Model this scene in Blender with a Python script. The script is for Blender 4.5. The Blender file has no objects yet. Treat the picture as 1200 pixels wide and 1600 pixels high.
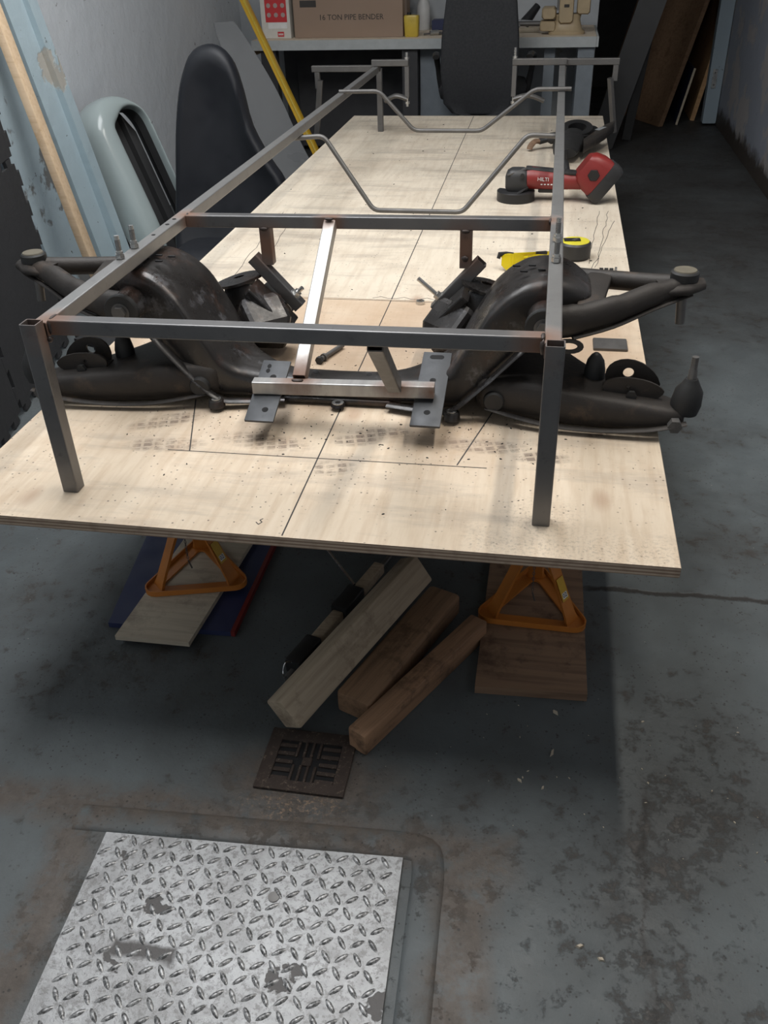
import bpy, bmesh, math, random
from mathutils import Vector as V, Matrix, Quaternion

S = bpy.context.scene
C = S.collection
PI = math.pi
random.seed(7)
BT = 0.45            # height of the plywood table top above the floor

# ------------------------------------------------------------------ camera
cam_d = bpy.data.cameras.new('camera')
cam = bpy.data.objects.new('camera', cam_d); C.objects.link(cam)
yaw, pitch, roll, fpx = 0.189181560, 0.586977874, -0.0341617325, 1387.23691
fw = V((-math.sin(yaw)*math.cos(pitch), math.cos(yaw)*math.cos(pitch), -math.sin(pitch)))
rt = V((math.cos(yaw), math.sin(yaw), 0)); up = rt.cross(fw)
r2 = rt*math.cos(roll) + up*math.sin(roll); u2 = -rt*math.sin(roll) + up*math.cos(roll)
cm = Matrix((r2, u2, -fw)).transposed().to_4x4()
cm.translation = V((0.376237821, -1.10208221, 0.808511569 + BT))
cam.matrix_world = cm
cam_d.sensor_fit = 'VERTICAL'; cam_d.sensor_height = 24; cam_d.lens = fpx/1600*24
cam_d.clip_start = 0.02
S.camera = cam

# ------------------------------------------------------------------ world, lights, exposure
w = bpy.data.worlds.new('daylight'); S.world = w; w.use_nodes = True
bg = w.node_tree.nodes['Background']; bg.inputs[0].default_value = (0.88, 0.94, 1.0, 1); bg.inputs[1].default_value = 0.55
def area(name, loc, rot, sx, sy, power, col):
    d = bpy.data.lights.new(name, 'AREA'); d.shape = 'RECTANGLE'; d.size = sx; d.size_y = sy
    d.energy = power; d.color = col
    o = bpy.data.objects.new(name, d); C.objects.link(o); o.location = loc; o.rotation_euler = rot
    return o
CEIL = 2.75
area('tube_light_right_front', (0.80, 0.75, CEIL-0.13), (0, 0, 0), 0.07, 1.5, 27, (1.0, 0.95, 0.87))
area('added_soft_light', (-0.55, 1.15, CEIL-0.03), (0, 0, 0), 1.1, 2.2, 48, (0.98, 0.99, 1.0))  # unseen ceiling light added to brighten the left wall and soften shadows
S.view_settings.view_transform = 'Standard'; S.view_settings.look = 'None'
S.view_settings.gamma = 1; S.view_settings.use_curve_mapping = False
S.view_settings.exposure = -0.10

# ------------------------------------------------------------------ node helpers
class NT:
    def __init__(s, name):
        s.m = bpy.data.materials.new(name); s.m.use_nodes = True
        s.t = s.m.node_tree; s.n = s.t.nodes; s.b = s.n['Principled BSDF']
        s._pos = None; s._obj = None
    def link(s, a, sock):
        if hasattr(a, 'is_output'): s.t.links.new(a, sock)
        elif isinstance(a, (tuple, list)):
            if len(sock.default_value) == 4 and len(a) == 3: a = (*a, 1)
            sock.default_value = a
        else:
            try: sock.default_value = a
            except Exception: sock.default_value = (a, a, a)
    def pos(s):
        if not s._pos: s._pos = s.n.new('ShaderNodeNewGeometry').outputs['Position']
        return s._pos
    def obj(s):
        if not s._obj: s._obj = s.n.new('ShaderNodeTexCoord').outputs['Object']
        return s._obj
    def sep(s, v):
        n = s.n.new('ShaderNodeSeparateXYZ'); s.link(v, n.inputs[0]); return n.outputs
    def scale(s, v, sc):
        n = s.n.new('ShaderNodeVectorMath'); n.operation = 'MULTIPLY'; s.link(v, n.inputs[0]); s.link(sc, n.inputs[1]); return n.outputs[0]
    def add(s, v, a):
        n = s.n.new('ShaderNodeVectorMath'); n.operation = 'ADD'; s.link(v, n.inputs[0]); s.link(a, n.inputs[1]); return n.outputs[0]
    def dist(s, v, p):
        n = s.n.new('ShaderNodeVectorMath'); n.operation = 'DISTANCE'; s.link(v, n.inputs[0]); s.link(p, n.inputs[1]); return n.outputs['Value']
    def noise(s, sc, det=4, rough=.55, vec=None, dist=0, color=False):
        n = s.n.new('ShaderNodeTexNoise'); n.inputs['Scale'].default_value = sc; n.inputs['Detail'].default_value = det
        n.inputs['Roughness'].default_value = rough; n.inputs['Distortion'].default_value = dist
        s.link(vec if vec is not None else s.pos(), n.inputs['Vector']); return n.outputs['Color' if color else 'Fac']
    def vor(s, sc, vec=None, feature='F1'):
        n = s.n.new('ShaderNodeTexVoronoi'); n.inputs['Scale'].default_value = sc; n.feature = feature
        s.link(vec if vec is not None else s.pos(), n.inputs['Vector']); return n.outputs['Distance']
    def wave(s, sc, vec, dist=4, det=2, axis='X'):
        n = s.n.new('ShaderNodeTexWave'); n.bands_direction = axis
        n.inputs['Scale'].default_value = sc; n.inputs['Distortion'].default_value = dist; n.inputs['Detail'].default_value = det
        s.link(vec, n.inputs['Vector']); return n.outputs['Fac']
    def m_(s, op, a, b=0.0, c=None):
        n = s.n.new('ShaderNodeMath'); n.operation = op; s.link(a, n.inputs[0]); s.link(b, n.inputs[1])
        if c is not None: s.link(c, n.inputs[2])
        return n.outputs[0]
    def rng(s, v, a, b, c=0.0, d=1.0):
        n = s.n.new('ShaderNodeMapRange'); s.link(v, n.inputs[0])
        for i, x in enumerate((a, b, c, d)): s.link(x, n.inputs[i+1])
        return n.outputs[0]
    def mix(s, f, a, b):
        n = s.n.new('ShaderNodeMix'); n.data_type = 'RGBA'; s.link(f, n.inputs[0]); s.link(a, n.inputs[6]); s.link(b, n.inputs[7]); return n.outputs[2]
    def bump(s, h, st=.3, d=.002):
        n = s.n.new('ShaderNodeBump'); n.inputs['Strength'].default_value = st; n.inputs['Distance'].default_value = d
        s.link(h, n.inputs['Height']); s.t.links.new(n.outputs[0], s.b.inputs['Normal'])
    def out(s, col, rough=.6, metal=0.0, spec=.5):
        s.link(col, s.b.inputs['Base Color']); s.link(rough, s.b.inputs['Roughness']); s.link(metal, s.b.inputs['Metallic'])
        s.link(spec, s.b.inputs['Specular IOR Level']); return s.m
    # masks in world coordinates
    def box(s, x0, x1, y0, y1, soft=.02, vec=None):
        x, y, z = s.sep(vec if vec is not None else s.pos())
        a = s.m_('MINIMUM', s.rng(x, x0-soft, x0+soft), s.rng(x, x1+soft, x1-soft))
        b = s.m_('MINIMUM', s.rng(y, y0-soft, y0+soft), s.rng(y, y1+soft, y1-soft))
        return s.m_('MINIMUM', a, b)
    def ell(s, cx, cy, rx, ry, ang=0, soft=.35, vec=None):
        x, y, z = s.sep(vec if vec is not None else s.pos())
        dx = s.m_('SUBTRACT', x, cx); dy = s.m_('SUBTRACT', y, cy)
        c, n = math.cos(ang), math.sin(ang)
        u = s.m_('MULTIPLY', s.m_('ADD', s.m_('MULTIPLY', dx, c), s.m_('MULTIPLY', dy, n)), 1/rx)
        v = s.m_('MULTIPLY', s.m_('SUBTRACT', s.m_('MULTIPLY', dy, c), s.m_('MULTIPLY', dx, n)), 1/ry)
        r = s.m_('SQRT', s.m_('ADD', s.m_('MULTIPLY', u, u), s.m_('MULTIPLY', v, v)))
        return s.rng(r, 1, 1-soft)

def plain(name, col, rough=.6, metal=0.0, var=.12, sc=40, bump=0, spec=.5):
    n = NT(name); f = n.noise(sc, 4)
    a = tuple(c*(1-var) for c in col); b = tuple(min(1, c*(1+var)) for c in col)
    n.out(n.mix(f, a, b), n.rng(n.noise(sc*.5, 3), .3, .7, max(.03, rough-.1), min(1, rough+.1)), metal, spec)
    if bump: n.bump(n.noise(sc*3, 4), bump, .001)
    return n.m

MT = {}
# floor paint: blue-grey, worn to brown concrete and dirt
n = NT('floor_paint')
p = n.pos(); x, y, z = n.sep(p)
warp = n.add(p, n.scale(n.add(n.noise(9, 5, color=True), (-.5, -.5, -.5)), (.10, .10, 0)))
big = n.noise(2.2, 6, .6); mid = n.noise(11, 6, .65); fine = n.noise(70, 4, .7)
col = n.mix(mid, (.080, .093, .098), (.130, .147, .152))
col = n.mix(n.rng(big, .40, .66), col, (.062, .066, .066))
dirt = n.rng(n.m_('MULTIPLY', n.noise(24, 8, .76), n.rng(big, .3, .65, .78, 1.12)), .55, .64)
col = n.mix(n.m_('MULTIPLY', dirt, .8), col, (.050, .043, .037))
# worn strips round the cover plate, in front of it and beside it, and under the drain
strip = n.box(.285, .375, -1.2, -.16, .018, warp)
strip = n.m_('MAXIMUM', strip, n.box(-.55, .40, -.24, -.165, .02, warp))
strip = n.m_('MAXIMUM', strip, n.ell(.03, -.10, .20, .10, 0, .5, warp))
strip = n.m_('MAXIMUM', strip, n.box(-.36, -.275, -1.2, -.20, .02, warp))
wornc = n.mix(n.noise(45, 6, .75), (.032, .027, .024), (.150, .125, .105))
col = n.mix(n.m_('MULTIPLY', strip, n.rng(n.noise(22, 5, .7), .30, .50)), col, wornc)
dust = n.m_('MAXIMUM', n.m_('MULTIPLY', n.ell(.02, -.155, .13, .035, 0, .8, warp), n.rng(n.noise(110, 5, .8), .52, .62)),
            n.m_('MULTIPLY', n.ell(-.9, .25, .10, .10, 0, .9, warp), n.rng(n.noise(60, 5, .8), .45, .7, 0, .5)))
col = n.mix(dust, col, (.30, .20, .13))
# shade of the dim back of the room painted into the floor, joint crack across the slab, crack running forward
rear_shade = n.m_('MULTIPLY', n.rng(y, 1.4, 3.0), n.rng(n.noise(3, 4), .15, .6, .55, 1))
col = n.mix(n.m_('MULTIPLY', rear_shade, .75), col, (.034, .031, .029))
yw = n.m_('ADD', y, n.m_('MULTIPLY', n.m_('SUBTRACT', n.noise(7, 6, .7), .5), .05))
crack = n.m_('MULTIPLY', n.rng(n.m_('ABSOLUTE', n.m_('SUBTRACT', yw, .512)), .010, .004), n.rng(x, .50, .53))
xw = n.m_('ADD', n.m_('ADD', x, n.m_('MULTIPLY', y, -.02)), n.m_('MULTIPLY', n.m_('SUBTRACT', n.noise(8, 6, .7), .5), .10))
cr2 = n.m_('MULTIPLY', n.rng(n.m_('ABSOLUTE', n.m_('SUBTRACT', xw, .605)), n.rng(n.noise(20, 4), .3, .7, .003, .018), .001), n.rng(y, .02, -.08))
col = n.mix(n.m_('MULTIPLY', n.m_('MAXIMUM', crack, n.m_('MULTIPLY', cr2, .7)), .9), col, (.026, .022, .019))
spk = n.m_('MAXIMUM', n.rng(n.vor(38), .12, .06), n.rng(n.vor(95, n.add(p, (.3, .9, 0))), .20, .10))
col = n.mix(n.m_('MULTIPLY', spk, n.rng(mid, .40, .58, 0, .85)), col, (.03, .027, .025))
wsp = n.rng(n.vor(23, n.add(p, (3.3, 1.7, 0))), .035, .02)
col = n.mix(n.m_('MULTIPLY', wsp, .6), col, (.42, .40, .36))
n.out(col, n.rng(mid, .3, .7, .42, .68), 0, .4)
n.bump(n.m_('ADD', fine, n.m_('MULTIPLY', n.m_('MAXIMUM', crack, dirt), -1.2)), .35, .003)
MT['floor'] = n.m

def wallmat(name, c0, c1, patch, amt, lowz=None):
    n = NT(name); p = n.pos(); x, y, z = n.sep(p)
    col = n.mix(n.noise(2.5, 5, .6), c0, c1)
    pt = n.rng(n.noise(3.2, 7, .62, n.add(p, (5, 2, 9))), amt, amt+.03)
    col = n.mix(n.m_('MULTIPLY', pt, .85), col, patch)
    sp = n.rng(n.noise(26, 4, .6), .69, .72); col = n.mix(sp, col, (.07, .06, .055))
    if lowz:
        zz = n.m_('ADD', z, n.m_('MULTIPLY', n.m_('SUBTRACT', n.noise(7, 6, .7), .5), .22))
        col = n.mix(n.rng(zz, lowz+.04, lowz-.02), col, (.055, .045, .038))
    n.out(col, .62, 0, .35); n.bump(n.m_('ADD', n.noise(9, 6, .65), n.m_('MULTIPLY', pt, -.25)), .5, .012); return n.m
MT['wall_left'] = wallmat('wall_left_paint', (.60, .645, .69), (.70, .73, .76), (.52, .50, .48), .66)
MT['wall_right'] = wallmat('wall_right_paint', (.25, .27, .31), (.33, .35, .40), (.40, .37, .35), .50, .10)
MT['wall_back'] = wallmat('wall_back_paint', (.34, .36, .38), (.44, .46, .48), (.35, .33, .30), .7)
MT['wall_dark'] = plain('dark_wall', (.045, .045, .048), .8)
MT['ceiling'] = plain('ceiling_paint', (.55, .55, .54), .8)
MT['bluewood'] = wallmat('blue_painted_wood', (.38, .49, .54), (.47, .57, .62), (.46, .42, .36), .63)
MT['bluewood2'] = wallmat('blue_weathered_wood', (.28, .36, .41), (.42, .50, .54), (.12, .11, .10), .53)
MT['jamb'] = wallmat('jamb_paint', (.24, .30, .35), (.30, .36, .40), (.30, .27, .24), .7)

# plywood faces
def plymat(name, base, pale, dark, foot):
    n = NT(name); p = n.pos(); x, y, z = n.sep(p)
    g = n.noise(5, 8, .6, n.scale(p, (6, .8, 1)), .6)
    f2 = n.noise(60, 5, .6, n.scale(p, (1, .10, 1)))
    col = n.mix(g, base, pale); col = n.mix(n.rng(f2, .45, .72, 0, .42), col, dark)
    col = n.mix(n.rng(n.noise(3.4, 6, .68), .50, .72, 0, .60), col, dark)
    # knots
    k = n.rng(n.vor(3.1, n.scale(p, (1.6, .8, 1))), .11, .04); col = n.mix(n.m_('MULTIPLY', k, .45), col, (.30, .15, .08))
    # grey smudges running across the grain
    sm = n.m_('MULTIPLY', n.rng(n.noise(4, 5, .65, n.scale(p, (.7, 3.2, 1))), .50, .70), .50); col = n.mix(sm, col, (.30, .25, .21))
    # fine dark specks
    sp = n.m_('MULTIPLY', n.rng(n.vor(75), .17, .08), n.rng(n.noise(9, 3), .40, .58)); col = n.mix(n.m_('MULTIPLY', sp, .85), col, (.10, .08, .065))
    if foot:
        dp = n.m_('MULTIPLY', n.rng(n.noise(160, 5, .75), .50, .60), n.m_('MAXIMUM', n.ell(.40, .10, .09, .10, 0, .9), n.box(.30, .61, .0, .06, .04)))
        col = n.mix(n.m_('MULTIPLY', dp, .5), col, (.25, .20, .16))
        xr = n.m_('ADD', n.m_('MULTIPLY', x, .96), n.m_('MULTIPLY', y, .28)); yr = n.m_('ADD', n.m_('MULTIPLY', y, .96), n.m_('MULTIPLY', x, -.28))
        su = n.rng(n.m_('SINE', n.m_('MULTIPLY', xr, 2*PI/.021)), -.80, -.55); sv = n.rng(n.m_('SINE', n.m_('MULTIPLY', yr, 2*PI/.017)), -.75, -.45)
        blocks = n.m_('MINIMUM', su, sv)
        allf = None
        for cx, cy, rx, ry, a in foot:
            e = n.ell(cx, cy, rx, ry, a, .45); allf = e if allf is None else n.m_('MAXIMUM', allf, e)
        fm = n.m_('MULTIPLY', n.m_('MULTIPLY', allf, n.rng(blocks, 0, 1, .42, 1)), n.rng(n.noise(30, 5, .7), .32, .55))
        col = n.mix(n.m_('MULTIPLY', fm, .85), col, (.19, .145, .115))
        col = n.mix(n.m_('MULTIPLY', n.ell(0, .40, .62, .26, 0, .8), n.rng(n.noise(5, 6, .65, n.add(p, (8, 3, 1))), .42, .68, 0, .55)), col, (.42, .29, .20))
        col = n.mix(n.m_('MULTIPLY', n.box(-.6, .6, .62, 1.07, .05), n.rng(n.noise(4, 5, .6), .3, .6, .35, .75)), col, (.50, .36, .25))
    # the sawn edges show the plies
    nz = n.sep(n.n.new('ShaderNodeNewGeometry').outputs['Normal'])[2]
    side = n.rng(n.m_('ABSOLUTE', nz), .7, .4)
    st = n.m_('SINE', n.m_('MULTIPLY', n.m_('ADD', z, n.m_('MULTIPLY', n.noise(6, 3), .002)), 2*PI/.0062))
    ec = n.mix(n.rng(st, -.4, .4), (.27, .185, .13), (.50, .39, .29)); ec = n.mix(n.rng(n.noise(30, 4), .5, .7, 0, .5), ec, (.16, .105, .075))
    col = n.mix(side, col, ec)
    n.out(col, .62, 0, .3); n.bump(n.noise(90, 5, .65, n.scale(p, (1, .15, 1))), .28, .002); return n.m
feet = [(-.30, .265, .085, .032, .15), (-.12, .30, .11, .035, -.12), (-.33, .36, .09, .03, .5), (.29, .33, .10, .030, -.05), (.40, .30, .06, .028, .0),
        (.06, .33, .06, .03, .3), (.03, .22, .05, .03, .2), (.10, .36, .07, .025, .1), (.50, .40, .03, .02, 0)]
MT['ply_front'] = plymat('plywood_front', (.62, .50, .365), (.76, .65, .515), (.46, .32, .20), feet)
MT['ply_rear'] = plymat('plywood_rear', (.64, .555, .44), (.76, .68, .56), (.50, .40, .30), None)

# steels
def steel(name, a, b, rough, metal, heat=None, streak=(1, 1, 1)):
    n = NT(name); p = n.pos()
    col = n.mix(n.noise(14, 5, .6, n.scale(p, streak)), a, b)
    col = n.mix(n.rng(n.noise(40, 5, .7), .58, .75, 0, .5), col, tuple(c*.5 for c in a))
    if heat:
        hm = None
        for q, r in heat:
            e = n.rng(n.m_('ADD', n.dist(p, q), n.m_('MULTIPLY', n.noise(60, 4), .02)), r*1.35, r*.45); hm = e if hm is None else n.m_('MAXIMUM', hm, e)
        col = n.mix(n.m_('MULTIPLY', hm, .88), col, (.19, .098, .060))
        n.out(col, n.rng(hm, 0, 1, rough, .7), n.rng(hm, 0, 1, metal, .25), .5)
    else: n.out(col, n.rng(n.noise(25, 4), .3, .7, rough-.08, rough+.1), metal, .5)
    n.bump(n.noise(120, 3, .6, n.scale(p, streak)), .08, .001)
    return n.m
def H(x, y, z): return (x, y, BT+z)
heat = [(H(-.385, .125, .285), .05), (H(.385, .13, .285), .05), (H(-.385, .74, .285), .045), (H(.385, .75, .285), .04), (H(-.07, .74, .285), .04),
        (H(-.065, .39, .09), .05), (H(.122, .37, .10), .045), (H(-.213, .74, .235), .055), (H(.213, .75, .235), .06), (H(.19, .38, .08), .03)]
MT['mill'] = steel('mill_scale_steel', (.13, .13, .135), (.22, .215, .21), .40, .72, heat)
MT['bright'] = steel('brushed_bright_steel', (.27, .265, .26), (.50, .49, .475), .46, .8, heat, (6, .25, 1))
MT['rail'] = steel('grey_tube_steel', (.22, .218, .215), (.34, .335, .33), .42, .7, heat)
MT['dullsteel'] = steel('dull_steel', (.10, .098, .095), (.18, .172, .165), .5, .6)
MT['plate'] = steel('blue_grey_plate', (.050, .053, .058), (.095, .099, .106), .55, .45)
MT['zinc'] = steel('zinc_plate', (.50, .50, .49), (.70, .70, .68), .28, .95)
MT['weld'] = plain('weld_bead', (.075, .06, .055), .5, .6, .4, 200, .6)
MT['hole'] = plain('dark_hole', (.010, .010, .011), .9)
MT['crome'] = steel('steel_rod', (.55, .55, .56), (.7, .7, .7), .25, 1)
# rusty black pressed steel
n = NT('rusty_black_steel'); p = n.pos()
col = n.mix(n.noise(12, 5), (.012, .011, .011), (.040, .036, .034))
col = n.mix(n.rng(n.noise(9, 8, .72, n.add(p, (4, 4, 4))), .52, .68, 0, .8), col, (.075, .040, .028))
col = n.mix(n.rng(n.noise(13, 8, .75, n.add(p, (1, 9, 2))), .56, .68, 0, .7), col, (.15, .15, .16))  # patchy grey sheen mixed into the colour
n.out(col, n.rng(n.noise(11, 6, .65, n.add(p, (2, 3, 8))), .35, .65, .16, .50), .30, .6); n.bump(n.noise(60, 5, .7), .25, .002); MT['rusty'] = n.m
n = NT('dirty_arm_steel'); p = n.pos()
col = n.mix(n.noise(16, 6), (.018, .016, .015), (.050, .043, .038))
col = n.mix(n.rng(n.noise(14, 7, .7, n.add(p, (7, 1, 3))), .56, .72, 0, .7), col, (.10, .07, .05))
n.out(col, .55, .25, .4); n.bump(n.noise(80, 5, .7), .4, .002); MT['arm'] = n.m
MT['rubber'] = plain('black_rubber', (.018, .018, .018), .6, 0, .2, 30)
MT['cap'] = plain('dusty_cap', (.13, .115, .085), .65, .2, .3, 60)
# timber
def wood(name, a, b, dark, rough=.7, sc=1):
    n = NT(name); o = n.obj()
    g = n.noise(7*sc, 6, .6, n.scale(o, (.5, 3, 3)), .5)
    col = n.mix(g, a, b); col = n.mix(n.rng(n.noise(70, 4, .6, n.scale(o, (.06, 1, 1))), .46, .72, 0, .55), col, dark)
    col = n.mix(n.rng(n.noise(11, 6, .72, n.add(o, (3, 3, 3))), .53, .68, 0, .8), col, dark)
    n.out(col, rough, 0, .3); n.bump(n.noise(60, 5, .6, n.scale(o, (.1, 1, 1))), .3, .002); return n.m
MT['timber_pale'] = wood('timber_weathered', (.38, .30, .21), (.52, .43, .32), (.19, .14, .10))
MT['timber_brown'] = wood('timber_brown', (.24, .145, .085), (.34, .21, .125), (.06, .038, .025))
MT['timber_red'] = wood('timber_reddish', (.30, .17, .095), (.42, .25, .15), (.055, .035, .025))
MT['pine'] = wood('pine_batten', (.62, .45, .29), (.72, .56, .39), (.50, .34, .2))
MT['chip'] = wood('stained_board', (.20, .125, .080), (.28, .18, .115), (.07, .04, .03))
MT['palewood'] = wood('pale_plank', (.46, .40, .31), (.56, .49, .38), (.30, .25, .2))
MT['brownboard'] = wood('brown_door_board', (.20, .125, .075), (.27, .17, .105), (.12, .07, .04))
MT['tanboard'] = wood('tan_board', (.42, .25, .12), (.52, .32, .17), (.28, .16, .08))
MT['benchtop'] = wood('bench_wood', (.66, .56, .43), (.76, .67, .55), (.5, .4, .3))
MT['benchpaint'] = plain('bench_paint', (.42, .44, .44), .6, 0, .2, 20)
MT['benchleg'] = plain('bench_leg_paint', (.20, .225, .25), .6, 0, .2, 20)
MT['blue'] = plain('blue_paint', (.022, .030, .085), .5)
MT['red'] = plain('red_paint', (.16, .016, .014), .5)
MT['orange'] = plain('orange_paint', (.47, .165, .028), .42, 0, .15, 25)
MT['sticker'] = plain('yellow_sticker', (.55, .33, .03), .4)
MT['white'] = plain('white_print', (.72, .72, .70), .5)
MT['black'] = plain('black_plastic', (.016, .016, .017), .45)
MT['print'] = plain('black_print', (.05, .045, .042), .8)
MT['foam'] = plain('foam_mat', (.026, .026, .028), .85, 0, .2, 90, .5)
MT['seat'] = plain('seat_vinyl', (.010, .0115, .016), .55, 0, .15, 20, .15)
MT['chair'] = plain('chair_fabric', (.020, .021, .024), .8, 0, .2, 200, .3)
MT['gelcoat'] = plain('grey_green_gelcoat', (.33, .385, .385), .16, 0, .04, 6)
MT['inner'] = plain('shaded_inside', (.030, .030, .031), .75, 0, .25, 30)  # near-black tone paints in the shade inside the grille shell
MT['panelgrey'] = plain('grey_panel', (.26, .27, .275), .35, 0, .08, 8)
MT['panelgrey2'] = plain('grey_body_panel', (.15, .155, .16), .35, 0, .08, 8)
MT['yellow'] = plain('yellow_bar', (.66, .40, .03), .4, 0, .1, 12)
MT['card'] = plain('cardboard', (.30, .215, .16), .85, 0, .05, 12)
MT['cardtape'] = plain('parcel_tape', (.42, .30, .22), .5)
MT['cream'] = plain('cream_card', (.60, .58, .53), .6)
MT['boxred'] = plain('red_card', (.52, .035, .04), .5)
MT['icon'] = plain('grey_icon', (.38, .30, .28), .6)
MT['vice'] = plain('vice_paint', (.40, .31, .19), .5, 0, .2, 25)
MT['tin'] = plain('yellow_tin', (.58, .42, .06), .35, 0, .2, 20)
MT['grind_red'] = plain('tool_red', (.21, .020, .018), .38, 0, .1, 10)
MT['charcoal'] = plain('charcoal_plastic', (.030, .030, .031), .5)
MT['tape_yellow'] = plain('tape_yellow', (.74, .66, .05), .4)
n = NT('yellow_lens'); n.out((.85, .68, .02), .12, 0, .5); n.b.inputs['Transmission Weight'].default_value = .35; MT['lens'] = n.m
n = NT('drain_iron'); p = n.pos()
col = n.mix(n.noise(50, 6, .7), (.030, .023, .020), (.075, .055, .045)); col = n.mix(n.rng(n.noise(120, 5, .8), .56, .66, 0, .8), col, (.20, .155, .12))
n.out(col, .8, .1, .3); n.bump(n.noise(150, 5, .7), .5, .002); MT['iron'] = n.m
MT['lightpaint'] = plain('purple', (.12, .09, .25), .4)
MT['greywhite'] = plain('grey_white_plastic', (.55, .55, .54), .5)
n = NT('added_panel_glow'); n.out((.8, .8, .8), .6); n.b.inputs['Emission Color'].default_value = (.95, .97, 1, 1); n.b.inputs['Emission Strength'].default_value = 3.0; MT['added_glow'] = n.m  # emissive face of the added ceiling panel
# checker plate
n = NT('silver_checker_paint'); p = n.pos()
col = n.mix(n.noise(30, 6, .7), (.26, .265, .27), (.50, .505, .51))
col = n.mix(n.rng(n.noise(110, 4, .75), .50, .60, 0, .6), col, (.13, .125, .12))
col = n.mix(n.rng(n.noise(7, 6, .7, n.add(p, (1, 6, 0))), .48, .68, 0, .6), col, (.17, .165, .16))
chip = n.rng(n.noise(9, 5, .55, n.add(p, (2.2, .4, 0))), .655, .665)
patch = n.box(-.185, -.085, -.462, -.437, .004, n.add(n.scale(p, (1, 1, 1)), n.scale(n.add(n.noise(30, 3, color=True), (-.5, -.5, -.5)), (.02, .02, 0))))
chip = n.m_('MAXIMUM', chip, patch)
col = n.mix(chip, col, (.085, .080, .078))
n.out(col, n.rng(chip, 0, 1, .46, .55), .30, .5); n.bump(n.m_('ADD', n.noise(160, 4, .7), n.m_('MULTIPLY', chip, -1)), .4, .002); MT['checker'] = n.m
n = NT('worn_tread'); p = n.pos()
n.out(n.mix(n.rng(n.noise(140, 4, .7), .42, .60), (.09, .09, .09), (.42, .42, .42)), .42, .55, .5); MT['tread'] = n.m

# ------------------------------------------------------------------ mesh helpers
def frame_of(d, upv=V((0, 0, 1))):
    d = d.normalized()
    if abs(d.dot(upv)) > .98: upv = V((0, 1, 0))
    x = upv.cross(d).normalized(); y = d.cross(x).normalized()
    return x, y, d            # x sideways, y "up", d along
def loft(bm, rings, caps=True, closed=True):
    vs = [[bm.verts.new(q) for q in r] for r in rings]
    m = len(rings[0])
    for a, b in zip(vs, vs[1:]):
        for i in range(m if closed else m-1):
            j = (i+1) % m
            bm.faces.new((a[i], a[j], b[j], b[i]))
    if caps:
        bm.faces.new(list(reversed(vs[0]))); bm.faces.new(vs[-1])
    return vs
def rrect(w, h, r, k=2):
    pts = []
    for cx, cy, a0 in ((w/2-r, h/2-r, 0), (-w/2+r, h/2-r, PI/2), (-w/2+r, -h/2+r, PI), (w/2-r, -h/2+r, 1.5*PI)):
        for i in range(k+1):
            a = a0 + PI/2*i/k; pts.append((cx+r*math.cos(a), cy+r*math.sin(a)))
    return pts
def sqtube(bm, a, b, w=.025, h=.025, t=.002, r=.0022, upv=V((0, 0, 1)), rollang=0):
    a, b = V(a), V(b); x, y, d = frame_of(b-a, upv)
    if rollang:
        q = Quaternion(d, rollang); x = q @ x; y = q @ y
    o = rrect(w, h, r, 2); i_ = rrect(w-2*t, h-2*t, max(r-t, .0006), 2)
    ring = lambda pts, c: [c + x*u + y*v for u, v in pts]
    oa = [bm.verts.new(q) for q in ring(o, a)]; ob = [bm.verts.new(q) for q in ring(o, b)]
    ia = [bm.verts.new(q) for q in ring(i_, a)]; ib = [bm.verts.new(q) for q in ring(i_, b)]
    m = len(o)
    for k in range(m):
        j = (k+1) % m
        bm.faces.new((oa[k], oa[j], ob[j], ob[k])); bm.faces.new((ia[j], ia[k], ib[k], ib[j]))
        bm.faces.new((oa[j], oa[k], ia[k], ia[j])); bm.faces.new((ob[k], ob[j], ib[j], ib[k]))
def bar(bm, a, b, w, h, r=.002, upv=V((0, 0, 1)), rollang=0, k=2):
    a, b = V(a), V(b); x, y, d = frame_of(b-a, upv)
    if rollang:
        q = Quaternion(d, rollang); x = q @ x; y = q @ y
    pts = rrect(w, h, r, k)
    e = min(r, (b-a).length*.2)
    sc = lambda c, f: [c + x*u*f + y*v*f for u, v in pts]
    f = 1-2*e*.6/max(w, h)
    loft(bm, [sc(a, f), sc(a+d*e, 1), sc(b-d*e, 1), sc(b, f)])
def box(bm, x0, x1, y0, y1, z0, z1, r=.0015):
    bar(bm, ((x0+x1)/2, y0, (z0+z1)/2), ((x0+x1)/2, y1, (z0+z1)/2), x1-x0, z1-z0, min(r, (x1-x0)*.4, (z1-z0)*.4), k=1)
def cyl(bm, a, b, r0, r1=None, seg=20, bev=0):
    a, b = V(a), V(b); r1 = r0 if r1 is None else r1
    x, y, d = frame_of(b-a)
    R = lambda c, r: [c + x*math.cos(2*PI*i/seg)*r + y*math.sin(2*PI*i/seg)*r for i in range(seg)]
    if bev: loft(bm, [R(a, r0-bev), R(a+d*bev, r0), R(b-d*bev, r1), R(b, r1-bev)])
    else: loft(bm, [R(a, r0), R(b, r1)])
def sweep(bm, pts, rads, seg=12, upv=V((0, 0, 1)), flat=1.0, caps=True):
    pts = [V(q) for q in pts]; rings = []
    if not isinstance(rads, (list, tuple)): rads = [rads]*len(pts)
    for i, q in enumerate(pts):
        d = (pts[min(i+1, len(pts)-1)] - pts[max(i-1, 0)])
        x, y, d = frame_of(d, upv); ra = rads[i]; rx, ry = ra if isinstance(ra, (tuple, list)) else (ra, ra*flat)
        rings.append([q + x*math.cos(2*PI*k/seg)*rx + y*math.sin(2*PI*k/seg)*ry for k in range(seg)])
    loft(bm, rings, caps)
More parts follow.
